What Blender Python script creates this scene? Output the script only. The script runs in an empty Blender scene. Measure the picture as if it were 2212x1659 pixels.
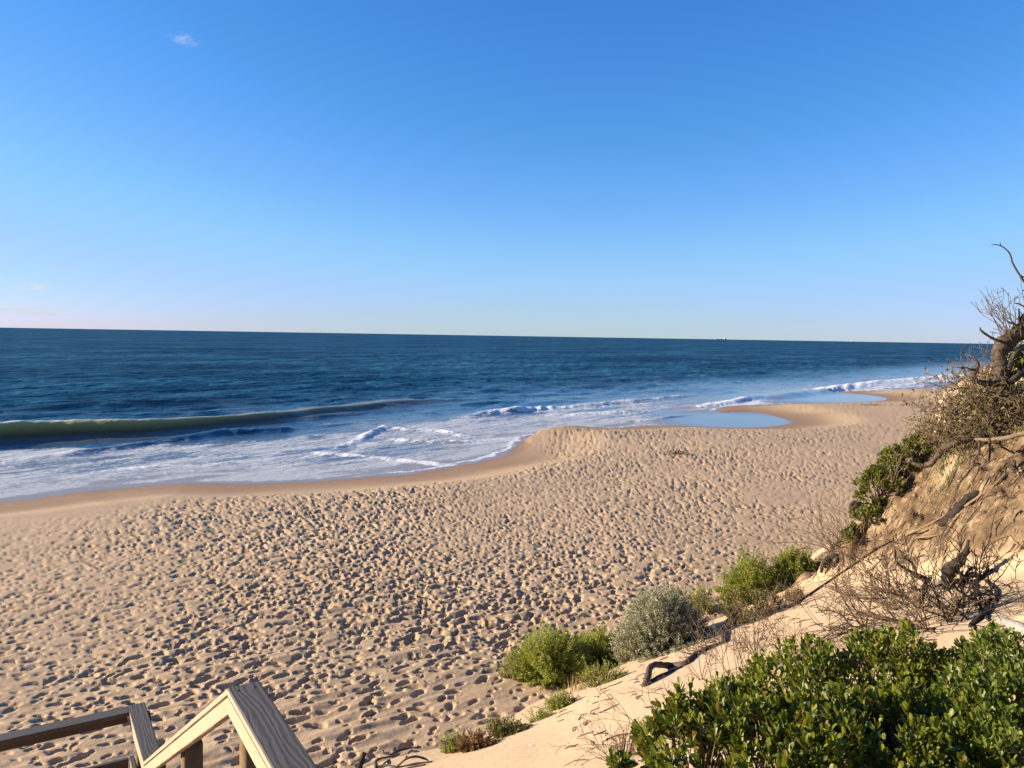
import bpy, math, random
import numpy as np
from mathutils import Vector, Matrix, Euler

rnd = random.Random(7)
rng = np.random.default_rng(7)
scene = bpy.context.scene
COL = scene.collection
R = math.radians

# ------------------------------------------------------------------ camera
CAM_H = 8.5                       # metres above the sea (z = 0)
FPX, PW, PH = 769.0, 1024, 768
cam_d = bpy.data.cameras.new('camera')
cam_d.sensor_width = 36.0
cam_d.lens = FPX / PW * 36.0
cam_d.clip_start = 0.1
cam_d.clip_end = 200000.0
cam = bpy.data.objects.new('camera', cam_d)
COL.objects.link(cam)
CAM_M = Matrix.Rotation(R(90 - 3.58), 4, 'X') @ Matrix.Rotation(R(0.94), 4, 'Z')
CAM_M.translation = Vector((0, 0, CAM_H))
cam.matrix_world = CAM_M
scene.camera = cam

# ------------------------------------------------------------------ sun, sky, exposure
SUN_AZ, SUN_EL = -87.0, 16.5      # heading measured clockwise from +Y
sun_dir = Vector((math.sin(R(SUN_AZ)) * math.cos(R(SUN_EL)), math.cos(R(SUN_AZ)) * math.cos(R(SUN_EL)), math.sin(R(SUN_EL))))
sl = bpy.data.lights.new('sun', 'SUN')
sl.energy = 5.0
sl.angle = R(0.5)
sl.color = (1.0, 0.87, 0.69)
so = bpy.data.objects.new('sun', sl)
so.rotation_euler = (-sun_dir).to_track_quat('-Z', 'Y').to_euler()
COL.objects.link(so)

world = bpy.data.worlds.new('World')
scene.world = world
world.use_nodes = True
wn, wl = world.node_tree.nodes, world.node_tree.links
wn.clear()
w_out = wn.new('ShaderNodeOutputWorld')
w_bg = wn.new('ShaderNodeBackground')
w_bg.inputs['Strength'].default_value = 0.056
sky = wn.new('ShaderNodeTexSky')
sky.sky_type = 'NISHITA'
sky.sun_disc = False
sky.sun_elevation = R(SUN_EL)
sky.sun_rotation = R(SUN_AZ)
sky.air_density = 1.0
sky.dust_density = 0.1
sky.ozone_density = 6.0
# the phone's tone curve, the same for every direction of the sky
w_dn = wn.new('ShaderNodeVectorMath'); w_dn.operation = 'SCALE'; w_dn.inputs['Scale'].default_value = 0.13
wl.new(sky.outputs[0], w_dn.inputs[0])
w_cv = wn.new('ShaderNodeRGBCurve')
for ci, pts in enumerate([[(0, 0), (.087, .072), (.143, .17), (.231, .30), (.462, .50), (.62, .70), (1, .92)],
                          [(0, 0), (.10, .12), (.201, .265), (.30, .40), (.44, .565), (.55, .60), (.768, .79), (1, .92)],
                          [(0, 0), (.20, .33), (.431, .70), (.482, .745), (.553, .86), (.645, .90), (.834, .95), (1, .98)]]):
    cv = w_cv.mapping.curves[ci]
    cv.points[0].location = pts[0]; cv.points[1].location = pts[-1]
    for p in pts[1:-1]:
        cv.points.new(*p)
w_cv.mapping.update()
wl.new(w_dn.outputs[0], w_cv.inputs['Color'])
w_hs = wn.new('ShaderNodeVectorMath'); w_hs.operation = 'SCALE'; w_hs.inputs['Scale'].default_value = 1 / 0.13
wl.new(w_cv.outputs[0], w_hs.inputs[0])
# a few thin wisps of cloud, procedural, in the direction of the view vector
w_tc = wn.new('ShaderNodeTexCoord')


def wisp(direction, size, stretch, seed, lo=0.45, hi=0.8):
    """soft noise-broken blob of cloud round one direction of the sky"""
    d = Vector(direction).normalized()
    right = d.cross(Vector((0, 0, 1))).normalized()
    up = right.cross(d)
    def dot(v, k):
        n = wn.new('ShaderNodeVectorMath'); n.operation = 'DOT_PRODUCT'
        wl.new(w_tc.outputs['Generated'], n.inputs[0]); n.inputs[1].default_value = v
        m = wn.new('ShaderNodeMath'); m.operation = 'MULTIPLY'
        wl.new(n.outputs['Value'], m.inputs[0]); m.inputs[1].default_value = k
        return m.outputs[0]
    a, b = dot(right, 1 / (size * stretch)), dot(up, 1 / size)
    c = wn.new('ShaderNodeCombineXYZ'); wl.new(a, c.inputs[0]); wl.new(b, c.inputs[1]); c.inputs[2].default_value = seed
    ns = wn.new('ShaderNodeTexNoise'); ns.inputs['Scale'].default_value = 1.1; ns.inputs['Detail'].default_value = 6; ns.inputs['Distortion'].default_value = 0.8
    wl.new(c.outputs[0], ns.inputs['Vector'])
    c2 = wn.new('ShaderNodeCombineXYZ'); wl.new(a, c2.inputs[0]); wl.new(b, c2.inputs[1])
    ln = wn.new('ShaderNodeVectorMath'); ln.operation = 'LENGTH'; wl.new(c2.outputs[0], ln.inputs[0])
    fall = wn.new('ShaderNodeMapRange'); fall.interpolation_type = 'SMOOTHSTEP'
    wl.new(ln.outputs['Value'], fall.inputs[0])
    fall.inputs[1].default_value = 0.2; fall.inputs[2].default_value = 1.0; fall.inputs[3].default_value = 1.0; fall.inputs[4].default_value = 0.0
    nr = wn.new('ShaderNodeMapRange'); nr.interpolation_type = 'SMOOTHSTEP'
    wl.new(ns.outputs[0], nr.inputs[0]); nr.inputs[1].default_value = lo; nr.inputs[2].default_value = hi
    front = dot(d, 1.0)
    fr = wn.new('ShaderNodeMath'); fr.operation = 'GREATER_THAN'; wl.new(front, fr.inputs[0]); fr.inputs[1].default_value = 0.0
    m = wn.new('ShaderNodeMath'); m.operation = 'MULTIPLY'; wl.new(fall.outputs[0], m.inputs[0]); wl.new(nr.outputs[0], m.inputs[1])
    m2 = wn.new('ShaderNodeMath'); m2.operation = 'MULTIPLY'; wl.new(m.outputs[0], m2.inputs[0]); wl.new(fr.outputs[0], m2.inputs[1])
    return m2.outputs[0]


def dir_px(px, py):
    return (CAM_M.to_3x3() @ Vector(((px - 512) / FPX, -(py - 384) / FPX, -1.0)))


col_out = w_hs.outputs[0]
for (px, py, size, st, seed, amt, colr) in [(183, 39, 0.009, 2.6, 3.1, 0.5, (6.0, 6.3, 6.6, 1)), (33, 287, 0.006, 3.4, 8.2, 0.7, (5.5, 5.4, 5.2, 1)),
                                            (45, 311, 0.007, 10.0, 5.7, 0.75, (4.7, 4.85, 5.1, 1))]:
    mx = wn.new('ShaderNodeMix'); mx.data_type = 'RGBA'
    sc_ = wn.new('ShaderNodeMath'); sc_.operation = 'MULTIPLY'; sc_.inputs[1].default_value = amt
    wl.new(wisp(dir_px(px, py), size, st, seed, *((0.45, 0.8) if py < 100 else (0.36, 0.62))), sc_.inputs[0])
    wl.new(sc_.outputs[0], mx.inputs[0])
    wl.new(col_out, mx.inputs[6])
    mx.inputs[7].default_value = colr
    col_out = mx.outputs[2]
wl.new(col_out, w_bg.inputs['Color'])
wl.new(w_bg.outputs[0], w_out.inputs['Surface'])

scene.view_settings.view_transform = 'Standard'
scene.view_settings.look = 'None'
scene.view_settings.exposure = 1.35
scene.view_settings.gamma = 1.0
scene.view_settings.use_curve_mapping = False
scene.render.engine = 'CYCLES'
scene.cycles.max_bounces = 6
scene.cycles.transparent_max_bounces = 8
scene.cycles.use_denoising = True

# ------------------------------------------------------------------ small numeric helpers
def sstep(a, b, x):
    t = np.clip((x - a) / (b - a), 0, 1)
    return t * t * (3 - 2 * t)


def _hash(ix, iy, seed):
    h = (ix.astype(np.int64) * 374761393 + iy.astype(np.int64) * 668265263 + seed * 974634541) & 0xFFFFFFFF
    h = ((h ^ (h >> 13)) * 1274126177) & 0xFFFFFFFF
    h = ((h ^ (h >> 16)) * 2246822519) & 0xFFFFFFFF
    return ((h ^ (h >> 15)) & 0xFFFFFF) / float(0x1000000)


def noise2(x, y, seed=0):
    ix, iy = np.floor(x), np.floor(y)
    fx, fy = x - ix, y - iy
    ux, uy = fx * fx * fx * (fx * (fx * 6 - 15) + 10), fy * fy * fy * (fy * (fy * 6 - 15) + 10)
    ix, iy = ix.astype(np.int64), iy.astype(np.int64)
    a, b = _hash(ix, iy, seed), _hash(ix + 1, iy, seed)
    c, d = _hash(ix, iy + 1, seed), _hash(ix + 1, iy + 1, seed)
    return ((a * (1 - ux) + b * ux) * (1 - uy) + (c * (1 - ux) + d * ux) * uy) * 2 - 1


def fbm(x, y, seed=0, octaves=3):
    s, amp, tot = 0, 1.0, 0
    for o in range(octaves):
        s = s + amp * noise2(x * 2 ** o + 17.3 * o, y * 2 ** o - 9.1 * o, seed + o)
        tot += amp
        amp *= 0.5
    return s / tot


def dist_polyline(x, y, pts):
    """distance, parameter (0..n-1) and side (+ left of the direction) of points to an open polyline"""
    if x.size < 4000:                       # small batches: all segments at once
        A = np.array(pts, float); a, d_ = A[:-1], A[1:] - A[:-1]
        qx, qy = x.ravel()[:, None] - a[None, :, 0], y.ravel()[:, None] - a[None, :, 1]
        t = np.clip((qx * d_[:, 0] + qy * d_[:, 1]) / (d_ ** 2).sum(1), 0, 1)
        ex, ey = qx - t * d_[:, 0], qy - t * d_[:, 1]
        d2 = ex * ex + ey * ey
        i = d2.argmin(1); k = np.arange(len(i))
        sd = np.sign(d_[i, 0] * qy[k, i] - d_[i, 1] * qx[k, i])
        return np.sqrt(d2[k, i]).reshape(x.shape), (i + t[k, i]).reshape(x.shape), sd.reshape(x.shape)
    best = np.full(x.shape, 1e18); par = np.zeros(x.shape); side = np.zeros(x.shape)
    for i in range(len(pts) - 1):
        ax, ay = pts[i]; bx, by = pts[i + 1]
        dx, dy = bx - ax, by - ay
        L2 = dx * dx + dy * dy
        t = np.clip(((x - ax) * dx + (y - ay) * dy) / L2, 0, 1)
        qx, qy = x - ax - t * dx, y - ay - t * dy
        d2 = qx * qx + qy * qy
        m = d2 < best
        best = np.where(m, d2, best)
        par = np.where(m, i + t, par)
        side = np.where(m, np.sign(dx * (y - ay) - dy * (x - ax)), side)
    return np.sqrt(best), par, side


def in_poly(x, y, pts):
    ins = np.zeros(x.shape, bool)
    n = len(pts)
    if x.size < 4000:
        A = np.array(pts, float); B = np.roll(A, -1, 0)
        ok = A[:, 1] != B[:, 1]; A, B = A[ok], B[ok]
        X, Y = x.ravel()[:, None], y.ravel()[:, None]
        c = ((A[None, :, 1] > Y) != (B[None, :, 1] > Y)) & (X < (B[:, 0] - A[:, 0]) * (Y - A[:, 1]) / (B[:, 1] - A[:, 1]) + A[:, 0])
        return (c.sum(1) % 2 == 1).reshape(x.shape)
    for i in range(n):
        ax, ay = pts[i]; bx, by = pts[(i + 1) % n]
        if ay == by:
            continue
        c = ((ay > y) != (by > y)) & (x < (bx - ax) * (y - ay) / (by - ay) + ax)
        ins ^= c
    return ins


def smooth_line(pts, sub=4):
    """Catmull-Rom resampling of a 2-D or 3-D point list"""
    P = [np.array(p, float) for p in pts]
    P = [2 * P[0] - P[1]] + P + [2 * P[-1] - P[-2]]
    out = []
    for i in range(1, len(P) - 2):
        for k in range(sub):
            t = k / sub
            a, b, c, d = P[i - 1], P[i], P[i + 1], P[i + 2]
            out.append(0.5 * (2 * b + (c - a) * t + (2 * a - 5 * b + 4 * c - d) * t * t + (3 * b - a - 3 * c + d) * t ** 3))
    out.append(P[-2])
    return out


def plane_pt(px, py, z=0.0):
    d = dir_px(px, py)
    t = (z - CAM_H) / d.z
    return (d.x * t, d.y * t)


# ------------------------------------------------------------------ the lie of the land
water_px = [(0, 501), (30, 497.5), (60, 493.2), (82, 490.5), (104, 489.3), (145, 485.5), (188, 482.6), (220, 482.8), (253, 483), (313, 481), (361, 477), (409, 472.5),
            (435, 468.5), (457, 464.2), (478, 460), (494, 456.5), (508, 450), (514, 445.5), (517.5, 441.5), (520, 439.2), (526, 436), (545, 434), (570, 431.5), (600, 429), (640, 426), (669, 424.6), (690, 425.8), (714, 427),
            (737, 427.4), (758, 427), (776, 425.5), (787, 423.3), (786, 420.8), (779, 418), (769, 415.4), (761, 413.4), (750, 412.2), (736, 412.4), (724, 413.6),
            (715, 413), (713, 411.3), (716, 408.8), (722.6, 406.2), (740, 405), (758, 404.6), (790, 403.8), (825, 402.6), (850, 402.1), (870, 401.4), (884, 400.1), (886, 398.6), (880, 396.9),
            (869, 395.4), (852, 393.8), (838, 393.0), (832, 392.0), (840, 391.2), (870, 390.6), (905, 390.0), (945, 389.3)]
shore = [plane_pt(*p) for p in water_px]
e0, e1 = shore[0], shore[-1]
coast = [(-400, -260), (-140, -60), (-60, 12), (-38, 29)] + shore + [(e1[0] + 30, e1[1] + 34), (e1[0] + 120, e1[1] + 140), (2200, 2500), (60000, 66000)]
sea_poly = coast + [(60000, 90000), (-90000, 90000), (-90000, -260)]
CUSP = plane_pt(527, 436.5)
POOL1, POOL2 = plane_pt(745, 421), plane_pt(852, 398)

toe = [(-60, -54), (-20, -7), (-6.2, 7.2), (-1.22, 12.2), (1.1, 14.6), (5.16, 18.7), (9.2, 23.6), (19, 37), (33, 60), (58, 104), (110, 190), (400, 640), (3000, 4000)]


def land(x, y):
    """smooth height of sand and dune, distances to the water (+ on land) and to the dune toe (+ in the dune)"""
    dw, _, _ = dist_polyline(x, y, coast)
    dw = np.where(in_poly(x, y, sea_poly), -dw, dw)
    dt, _, sd = dist_polyline(x, y, toe)
    dt = -dt * sd
    dt = dt + 0.35 * noise2(x / 2.3, y / 2.3, 5) * np.exp(-np.abs(dt) / 3)
    dp = np.maximum(dw, 0)
    z = 0.055 * np.minimum(dp, 7) + 0.35 * sstep(3.5, 8, dp) + 0.030 * np.maximum(np.minimum(dp, 34) - 7, 0)
    cd = np.hypot(x - CUSP[0] - 3.0, (y - CUSP[1] - 1.0))
    z = z + 0.75 * np.exp(-(cd / 5.0) ** 2) * sstep(0.6, 1.3, dp + 0.35 * noise2(x * 1.5, y * 1.5, 31))
    z = np.where(dw < 0, 0.11 * np.maximum(dw, -30), z)
    # dune: steep little lip, then slope of loose sand, plateau behind
    u = np.maximum(dt, 0)
    s = 0.7071 * (x + y)
    p1 = 0.32 * sstep(0, 0.55, u) + 0.47 * np.minimum(u, 11.5) + 0.1 * np.maximum(np.minimum(u - 11.5, 10), 0)
    xs = [0, 1.0, 2.3, 3.3, 4.5, 5.5, 6.6, 8.5, 12, 40]
    zs = [0, 0.75, 2.15, 3.7, 4.95, 5.65, 6.1, 6.5, 6.9, 7.7]
    p2 = np.interp(u, xs, zs)
    sx = s + 1.1 * noise2(x / 2.0, y / 2.0, 9) + 0.5 * noise2(x / 0.7, y / 0.7, 10)
    w = sstep(-0.3, 4.6, sx - (19.3 - 0.90 * np.minimum(u, 9))) * (1 - 0.85 * sstep(27, 40, s))
    z = z + p1 * (1 - w) + p2 * w
    earth = sstep(0.03, 0.22, w) * sstep(0.4, 1.2, u) * (1 - sstep(26, 34, s))
    # broken, rooty earth of the scarp
    k = earth
    rough = 0.17 * fbm(x / 0.9, y / 0.9, 40, 3) + 0.22 * np.abs(noise2((x - y) * 0.9, (x + y) / 2.8, 44)) * noise2(x / 1.2, y / 1.2, 45) + 0.26 * fbm(x / 0.34, y / 0.34, 48, 4) * (0.5 + 0.5 * noise2(x / 1.7, y / 1.7, 46)) + 0.05 * np.abs(noise2((x + y) * 2.6, (x - y) * 0.55, 47)) + 0.045 * np.abs(noise2(x / 0.13, y / 0.13, 49)) + 0.06 * noise2(x / 0.21, y / 0.21, 50)
    z = z + k * rough
    z = z + 0.10 * fbm(x / 3.1, y / 3.1, 60, 2) * sstep(0, 2, u) + 0.07 * fbm(x / 5.0, y / 5.0, 61, 2) * sstep(5, 12, dp) * (1 - sstep(0, 1, u))
    return z, dw, dt, earth


def land_z(x, y):
    return float(land(np.array([float(x)]), np.array([float(y)]))[0][0])


def hit(u, v):
    """where the view ray through (u, v) of the 2212 x 1659 picture meets the land"""
    d = dir_px(u / 2.16016, v / 2.16016)
    t = np.concatenate([np.linspace(2.0, 40, 260), np.geomspace(40, 300, 120)[1:]])
    for _ in range(2):
        x, y, z = d.x * t, d.y * t, CAM_H + d.z * t
        g = land(x, y)[0]
        idx = np.nonzero(z <= g)[0]
        i = idx[0] if len(idx) else len(t) - 1
        if _ == 0: t = np.linspace(t[max(i - 1, 0)], t[i] + 1e-4, 14)
    return Vector((x[i], y[i], g[i]))


def at(u, v, depth):
    """the point at a given depth on the view ray through (u, v) of the 2212 x 1659 picture"""
    d = dir_px(u / 2.16016, v / 2.16016)
    return Vector((0, 0, CAM_H)) + d * depth


def depth_of(p):
    return -((CAM_M.inverted() @ Vector(p)).z)


def px2m(px, depth):
    return px / 2.16016 * depth / FPX


def footprints(x, y, cell, seed, dens, dep, rad):
    """trampled soft sand: one hollow with a low rim in most cells of a jittered grid"""
    h = np.zeros(x.shape)
    rim = np.zeros(x.shape)
    cx, cy = np.floor(x / cell).astype(np.int64), np.floor(y / cell).astype(np.int64)
    for i in (-1, 0, 1):
        for j in (-1, 0, 1):
            gx, gy = cx + i, cy + j
            px = (gx + 0.5 + 0.75 * (_hash(gx, gy, seed) - 0.5)) * cell
            py = (gy + 0.5 + 0.75 * (_hash(gx, gy, seed + 1) - 0.5)) * cell
            th = R(33) + 1.5 * (_hash(gx, gy, seed + 2) - 0.5)
            sz = rad * (0.48 + 1.05 * _hash(gx, gy, seed + 3) ** 1.8)
            on = _hash(gx, gy, seed + 4) < dens
            a = sz * (1.2 + 0.8 * _hash(gx, gy, seed + 5)); b = sz * 0.70
            dx, dy = x - px, y - py
            c, s = np.cos(th), np.sin(th)
            q = np.sqrt(((dx * c + dy * s) / a) ** 2 + ((-dx * s + dy * c) / b) ** 2)
            q = q * (1 + 0.22 * noise2(x * 7, y * 7, seed + 8))
            dd = dep * (0.55 + 0.8 * _hash(gx, gy, seed + 6)) * on
            h = np.minimum(h, -dd * (1 - sstep(0.45, 1.08, q)))
            rim = np.maximum(rim, 0.20 * dd * np.exp(-((q - 1.34) / 0.34) ** 2))
    return h + np.where(h < -0.004, 0, rim)


# ------------------------------------------------------------------ mesh helpers
def link(o):
    COL.objects.link(o)
    return o


def mesh_np(name, V, F, mat=None, parent=None, attrs=None, smooth=False, loc=None, col_attr=None):
    """ONE object from numpy vertices and an (n,3) or (n,4) face array (or a list of both)"""
    V = np.asarray(V, np.float32)
    Fs = F if isinstance(F, list) else [F]
    Fs = [np.asarray(f, np.int32) for f in Fs if len(f)]
    loops = np.concatenate([f.ravel() for f in Fs])
    tot = np.concatenate([np.full(len(f), f.shape[1], np.int32) for f in Fs])
    start = np.concatenate([[0], np.cumsum(tot)[:-1]]).astype(np.int32)
    me = bpy.data.meshes.new(name)
    me.vertices.add(len(V)); me.loops.add(len(loops)); me.polygons.add(len(tot))
    if loc is not None:
        V = V - np.array(loc, np.float32)
    me.vertices.foreach_set('co', V.ravel())
    me.loops.foreach_set('vertex_index', loops)
    me.polygons.foreach_set('loop_start', start)
    me.polygons.foreach_set('loop_total', tot)
    if smooth:
        me.polygons.foreach_set('use_smooth', np.ones(len(tot), bool))
    for k, a in (attrs or {}).items():
        at_ = me.attributes.new(k, 'FLOAT', 'POINT')
        at_.data.foreach_set('value', np.asarray(a, np.float32))
    me.update(calc_edges=True)
    if mat:
        me.materials.append(mat)
    o = link(bpy.data.objects.new(name, me))
    if loc is not None:
        o.location = loc
    if parent:
        o.parent = parent
        if loc is None:
            o.location = -parent.location
        else:
            o.location = Vector(loc) - parent.location
    return o


def tag(o, label=None, cat=None, group=None, kind=None):
    if label: o['label'] = label
    if cat: o['category'] = cat
    if group: o['group'] = group
    if kind: o['kind'] = kind
    return o


def thing(name, loc, label, cat, group=None):
    o = link(bpy.data.objects.new(name, None))
    o.location = loc
    o.empty_display_size = 0.2
    return tag(o, label, cat, group)


class MB:
    """collects tubes, boxes and free faces for one mesh object"""
    def __init__(self):
        self.v, self.t, self.q, self.n = [], [], [], 0

    def add(self, V, tris=None, quads=None):
        V = np.asarray(V, float)
        if tris is not None and len(tris): self.t.append(np.asarray(tris) + self.n)
        if quads is not None and len(quads): self.q.append(np.asarray(quads) + self.n)
        self.v.append(V); self.n += len(V)

    def tube(self, pts, radii, sides=5, wob=0.0):
        P = np.array([list(p) for p in pts], float)
        n = len(P)
        if np.isscalar(radii): radii = [radii] * n
        T = np.gradient(P, axis=0)
        T /= np.linalg.norm(T, axis=1, keepdims=True) + 1e-9
        ref = np.array([0, 0, 1.0]) if abs(T[0][2]) < 0.9 else np.array([1.0, 0, 0])
        V = []
        a = np.arange(sides) / sides * 2 * math.pi
        for i in range(n):
            u = np.cross(T[i], ref); u /= np.linalg.norm(u) + 1e-9
            w = np.cross(u, T[i]); ref = w
            r = radii[i]
            rr = r * (1 + wob * rng.uniform(-1, 1, sides)) if wob else np.full(sides, r)
            V.append(P[i] + np.outer(np.cos(a) * rr, u) + np.outer(np.sin(a) * rr, w))
        V = np.concatenate(V + [P[-1:] + T[-1:] * radii[-1] * 0.5, P[:1] - T[:1] * radii[0] * 0.3])
        q = []
        for i in range(n - 1):
            for k in range(sides):
                k2 = (k + 1) % sides
                q.append((i * sides + k, i * sides + k2, (i + 1) * sides + k2, (i + 1) * sides + k))
        e = n * sides
        t = [((n - 1) * sides + k, (n - 1) * sides + (k + 1) % sides, e) for k in range(sides)] + [((k + 1) % sides, k, e + 1) for k in range(sides)]
        self.add(V, t, q)

    def box(self, c, size, M=None):
        x, y, z = [s / 2 for s in size]
        V = np.array([(sx * x, sy * y, sz * z) for sx in (-1, 1) for sy in (-1, 1) for sz in (-1, 1)]) + np.array(c)
        if M is not None:
            V = np.array([list(M @ Vector(p)) for p in V])
        self.add(V, None, [(0, 1, 3, 2), (4, 6, 7, 5), (0, 4, 5, 1), (2, 3, 7, 6), (0, 2, 6, 4), (1, 5, 7, 3)])

    def build(self, name, mat, parent=None, smooth=True, loc=None):
        V = np.concatenate(self.v)
        F = []
        if self.t: F.append(np.concatenate(self.t))
        if self.q: F.append(np.concatenate(self.q))
        if loc is None and parent is not None: loc = tuple(parent.location)
        return mesh_np(name, V, F, mat, parent, smooth=smooth, loc=loc)


# leaf templates: x across, y along, z up
LEAF_SPOON = (np.array([(0, 0, 0), (-.10, .22, .02), (.10, .22, .02), (-.24, .60, .08), (0, .55, .0), (.24, .60, .08), (-.20, .86, .06), (.20, .86, .06), (0, 1.0, -.02)]),
              np.array([(0, 4, 1), (0, 2, 4), (1, 4, 3), (2, 5, 4), (3, 4, 6), (4, 5, 7), (4, 8, 6), (4, 7, 8)]))
LEAF_SMALL = (np.array([(0, 0, 0), (-.22, .5, .05), (.22, .5, .05), (0, 1, 0)]), np.array([(0, 2, 1), (1, 2, 3)]))
LEAF_NARROW = (np.array([(0, 0, 0), (-.11, .45, .03), (.11, .45, .03), (0, 1, -.02)]), np.array([(0, 2, 1), (1, 2, 3)]))
BLADE = (np.array([(-.02, 0, 0), (.02, 0, 0), (-.018, .5, .0), (.018, .5, .0), (0, 1, -.12)]), np.array([(0, 1, 3), (0, 3, 2), (2, 3, 4)]))


def frames(ydir, up):
    y = ydir / (np.linalg.norm(ydir, axis=1, keepdims=True) + 1e-9)
    x = np.cross(y, up); x /= np.linalg.norm(x, axis=1, keepdims=True) + 1e-9
    return x, y, np.cross(x, y)


def leaf_soup(tpl, pos, ydir, up, size):
    tv, tf = tpl
    x, y, z = frames(ydir, up)
    V = pos[:, None, :] + size[:, None, None] * (tv[None, :, 0:1] * x[:, None, :] + tv[None, :, 1:2] * y[:, None, :] + tv[None, :, 2:3] * z[:, None, :])
    n, k = len(pos), len(tv)
    F = (tf[None] + (np.arange(n) * k)[:, None, None]).reshape(-1, 3)
    return V.reshape(-1, 3), F


def rand_dirs(n):
    v = rng.normal(size=(n, 3))
    return v / np.linalg.norm(v, axis=1, keepdims=True)


# ------------------------------------------------------------------ materials
def new_mat(name):
    m = bpy.data.materials.new(name)
    m.use_nodes = True
    nt = m.node_tree
    b = nt.nodes['Principled BSDF']
    return m, nt.nodes, nt.links, b


def N(nodes, kind, **kw):
    n = nodes.new(kind)
    for k, v in kw.items():
        setattr(n, k, v)
    return n


def ramp(nodes, links, src, stops):
    r = nodes.new('ShaderNodeValToRGB')
    els = r.color_ramp.elements
    els[0].position, els[0].color = stops[0][0], (*stops[0][1], 1)
    els[1].position, els[1].color = stops[-1][0], (*stops[-1][1], 1)
    for p, c in stops[1:-1]:
        e = els.new(p); e.color = (*c, 1)
    links.new(src, r.inputs[0])
    return r.outputs[0]


def mixc(nodes, links, f, a, b, mode='MIX'):
    m = nodes.new('ShaderNodeMix'); m.data_type = 'RGBA'; m.blend_type = mode
    for s, v in ((0, f), (6, a), (7, b)):
        if hasattr(v, 'is_output'): links.new(v, m.inputs[s])
        elif s == 0: m.inputs[0].default_value = v
        else: m.inputs[s].default_value = (*v, 1)
    return m.outputs[2]


def mathn(nodes, links, op, a, b=None, c=None, clamp=False):
    m = nodes.new('ShaderNodeMath'); m.operation = op; m.use_clamp = clamp
    for i, v in enumerate((a, b, c)):
        if v is None: continue
        if hasattr(v, 'is_output'): links.new(v, m.inputs[i])
        else: m.inputs[i].default_value = v
    return m.outputs[0]


def maprange(nodes, links, v, a, b, c=0.0, d=1.0):
    m = nodes.new('ShaderNodeMapRange'); m.interpolation_type = 'SMOOTHSTEP'
    links.new(v, m.inputs[0])
    for i, q in enumerate((a, b, c, d)): 
        if hasattr(q, 'is_output'): links.new(q, m.inputs[i + 1])
        else: m.inputs[i + 1].default_value = q
    return m.outputs[0]


def noise_tex(nodes, links, vec, scale, detail=4, rough=0.55, dist=0.0):
    n = nodes.new('ShaderNodeTexNoise')
    n.inputs['Scale'].default_value = scale; n.inputs['Detail'].default_value = detail
    n.inputs['Roughness'].default_value = rough; n.inputs['Distortion'].default_value = dist
    if vec is not None: links.new(vec, n.inputs['Vector'])
    return n.outputs[0]


def attr(nodes, name):
    a = nodes.new('ShaderNodeAttribute'); a.attribute_name = name
    return a.outputs['Fac']


def mapped(nodes, links, vec, scale=(1, 1, 1), rot=(0, 0, 0)):
    m = nodes.new('ShaderNodeMapping')
    m.inputs['Scale'].default_value = scale; m.inputs['Rotation'].default_value = rot
    links.new(vec, m.inputs['Vector'])
    return m.outputs[0]


def sand_material():
    m, n, l, b = new_mat('beach_sand')
    geo = N(n, 'ShaderNodeNewGeometry'); pos = geo.outputs['Position']
    big = noise_tex(n, l, pos, 0.22, 4)
    mid = noise_tex(n, l, pos, 2.2, 5)
    fine = noise_tex(n, l, pos, 60, 3)
    dry = ramp(n, l, big, [(0.3, (0.362, 0.243, 0.138)), (0.7, (0.402, 0.273, 0.158))])
    dry = mixc(n, l, maprange(n, l, mid, 0.35, 0.75), dry, (0.42, 0.29, 0.172))
    dry = mixc(n, l, mathn(n, l, 'MULTIPLY', maprange(n, l, fine, 0.55, 0.8), 0.35), dry, (0.32, 0.21, 0.12))
    dune = ramp(n, l, mid, [(0.3, (0.44, 0.305, 0.18)), (0.7, (0.47, 0.33, 0.198))])
    dry = mixc(n, l, attr(n, 'dune'), dry, dune)
    wet = ramp(n, l, mid, [(0.3, (0.245, 0.145, 0.078)), (0.7, (0.275, 0.165, 0.090))])
    c = mixc(n, l, attr(n, 'wet'), dry, wet)
    # scarp: brown rooty earth streaked over pale sand
    ex = noise_tex(n, l, pos, 3.6, 9, 0.70, 0.3)
    ex2 = noise_tex(n, l, pos, 22, 4)
    earth = ramp(n, l, ex, [(0.43, (0.070, 0.042, 0.022)), (0.56, (0.16, 0.105, 0.055)), (0.70, (0.37, 0.265, 0.155))])
    earth = mixc(n, l, mathn(n, l, 'MULTIPLY', maprange(n, l, ex2, 0.5, 0.72), 0.5), earth, (0.12, 0.065, 0.03))
    ea = mathn(n, l, 'MULTIPLY', attr(n, 'earth'), maprange(n, l, noise_tex(n, l, pos, 0.9, 5), 0.22, 0.5))
    c = mixc(n, l, ea, c, earth)
    l.new(c, b.inputs['Base Color'])
    rg = mathn(n, l, 'SUBTRACT', 0.95, mathn(n, l, 'MULTIPLY', attr(n, 'film'), 0.75))
    l.new(rg, b.inputs['Roughness'])
    b.inputs['Specular IOR Level'].default_value = 0.3
    bump = N(n, 'ShaderNodeBump'); bump.inputs['Distance'].default_value = 0.03
    l.new(mathn(n, l, 'MULTIPLY', mathn(n, l, 'SUBTRACT', 1.0, attr(n, 'film')), 0.55), bump.inputs['Strength'])
    hsum = mathn(n, l, 'ADD', noise_tex(n, l, pos, 9, 6, 0.6), mathn(n, l, 'MULTIPLY', fine, 0.25))
    l.new(hsum, bump.inputs['Height']); l.new(bump.outputs[0], b.inputs['Normal'])
    return m


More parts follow.
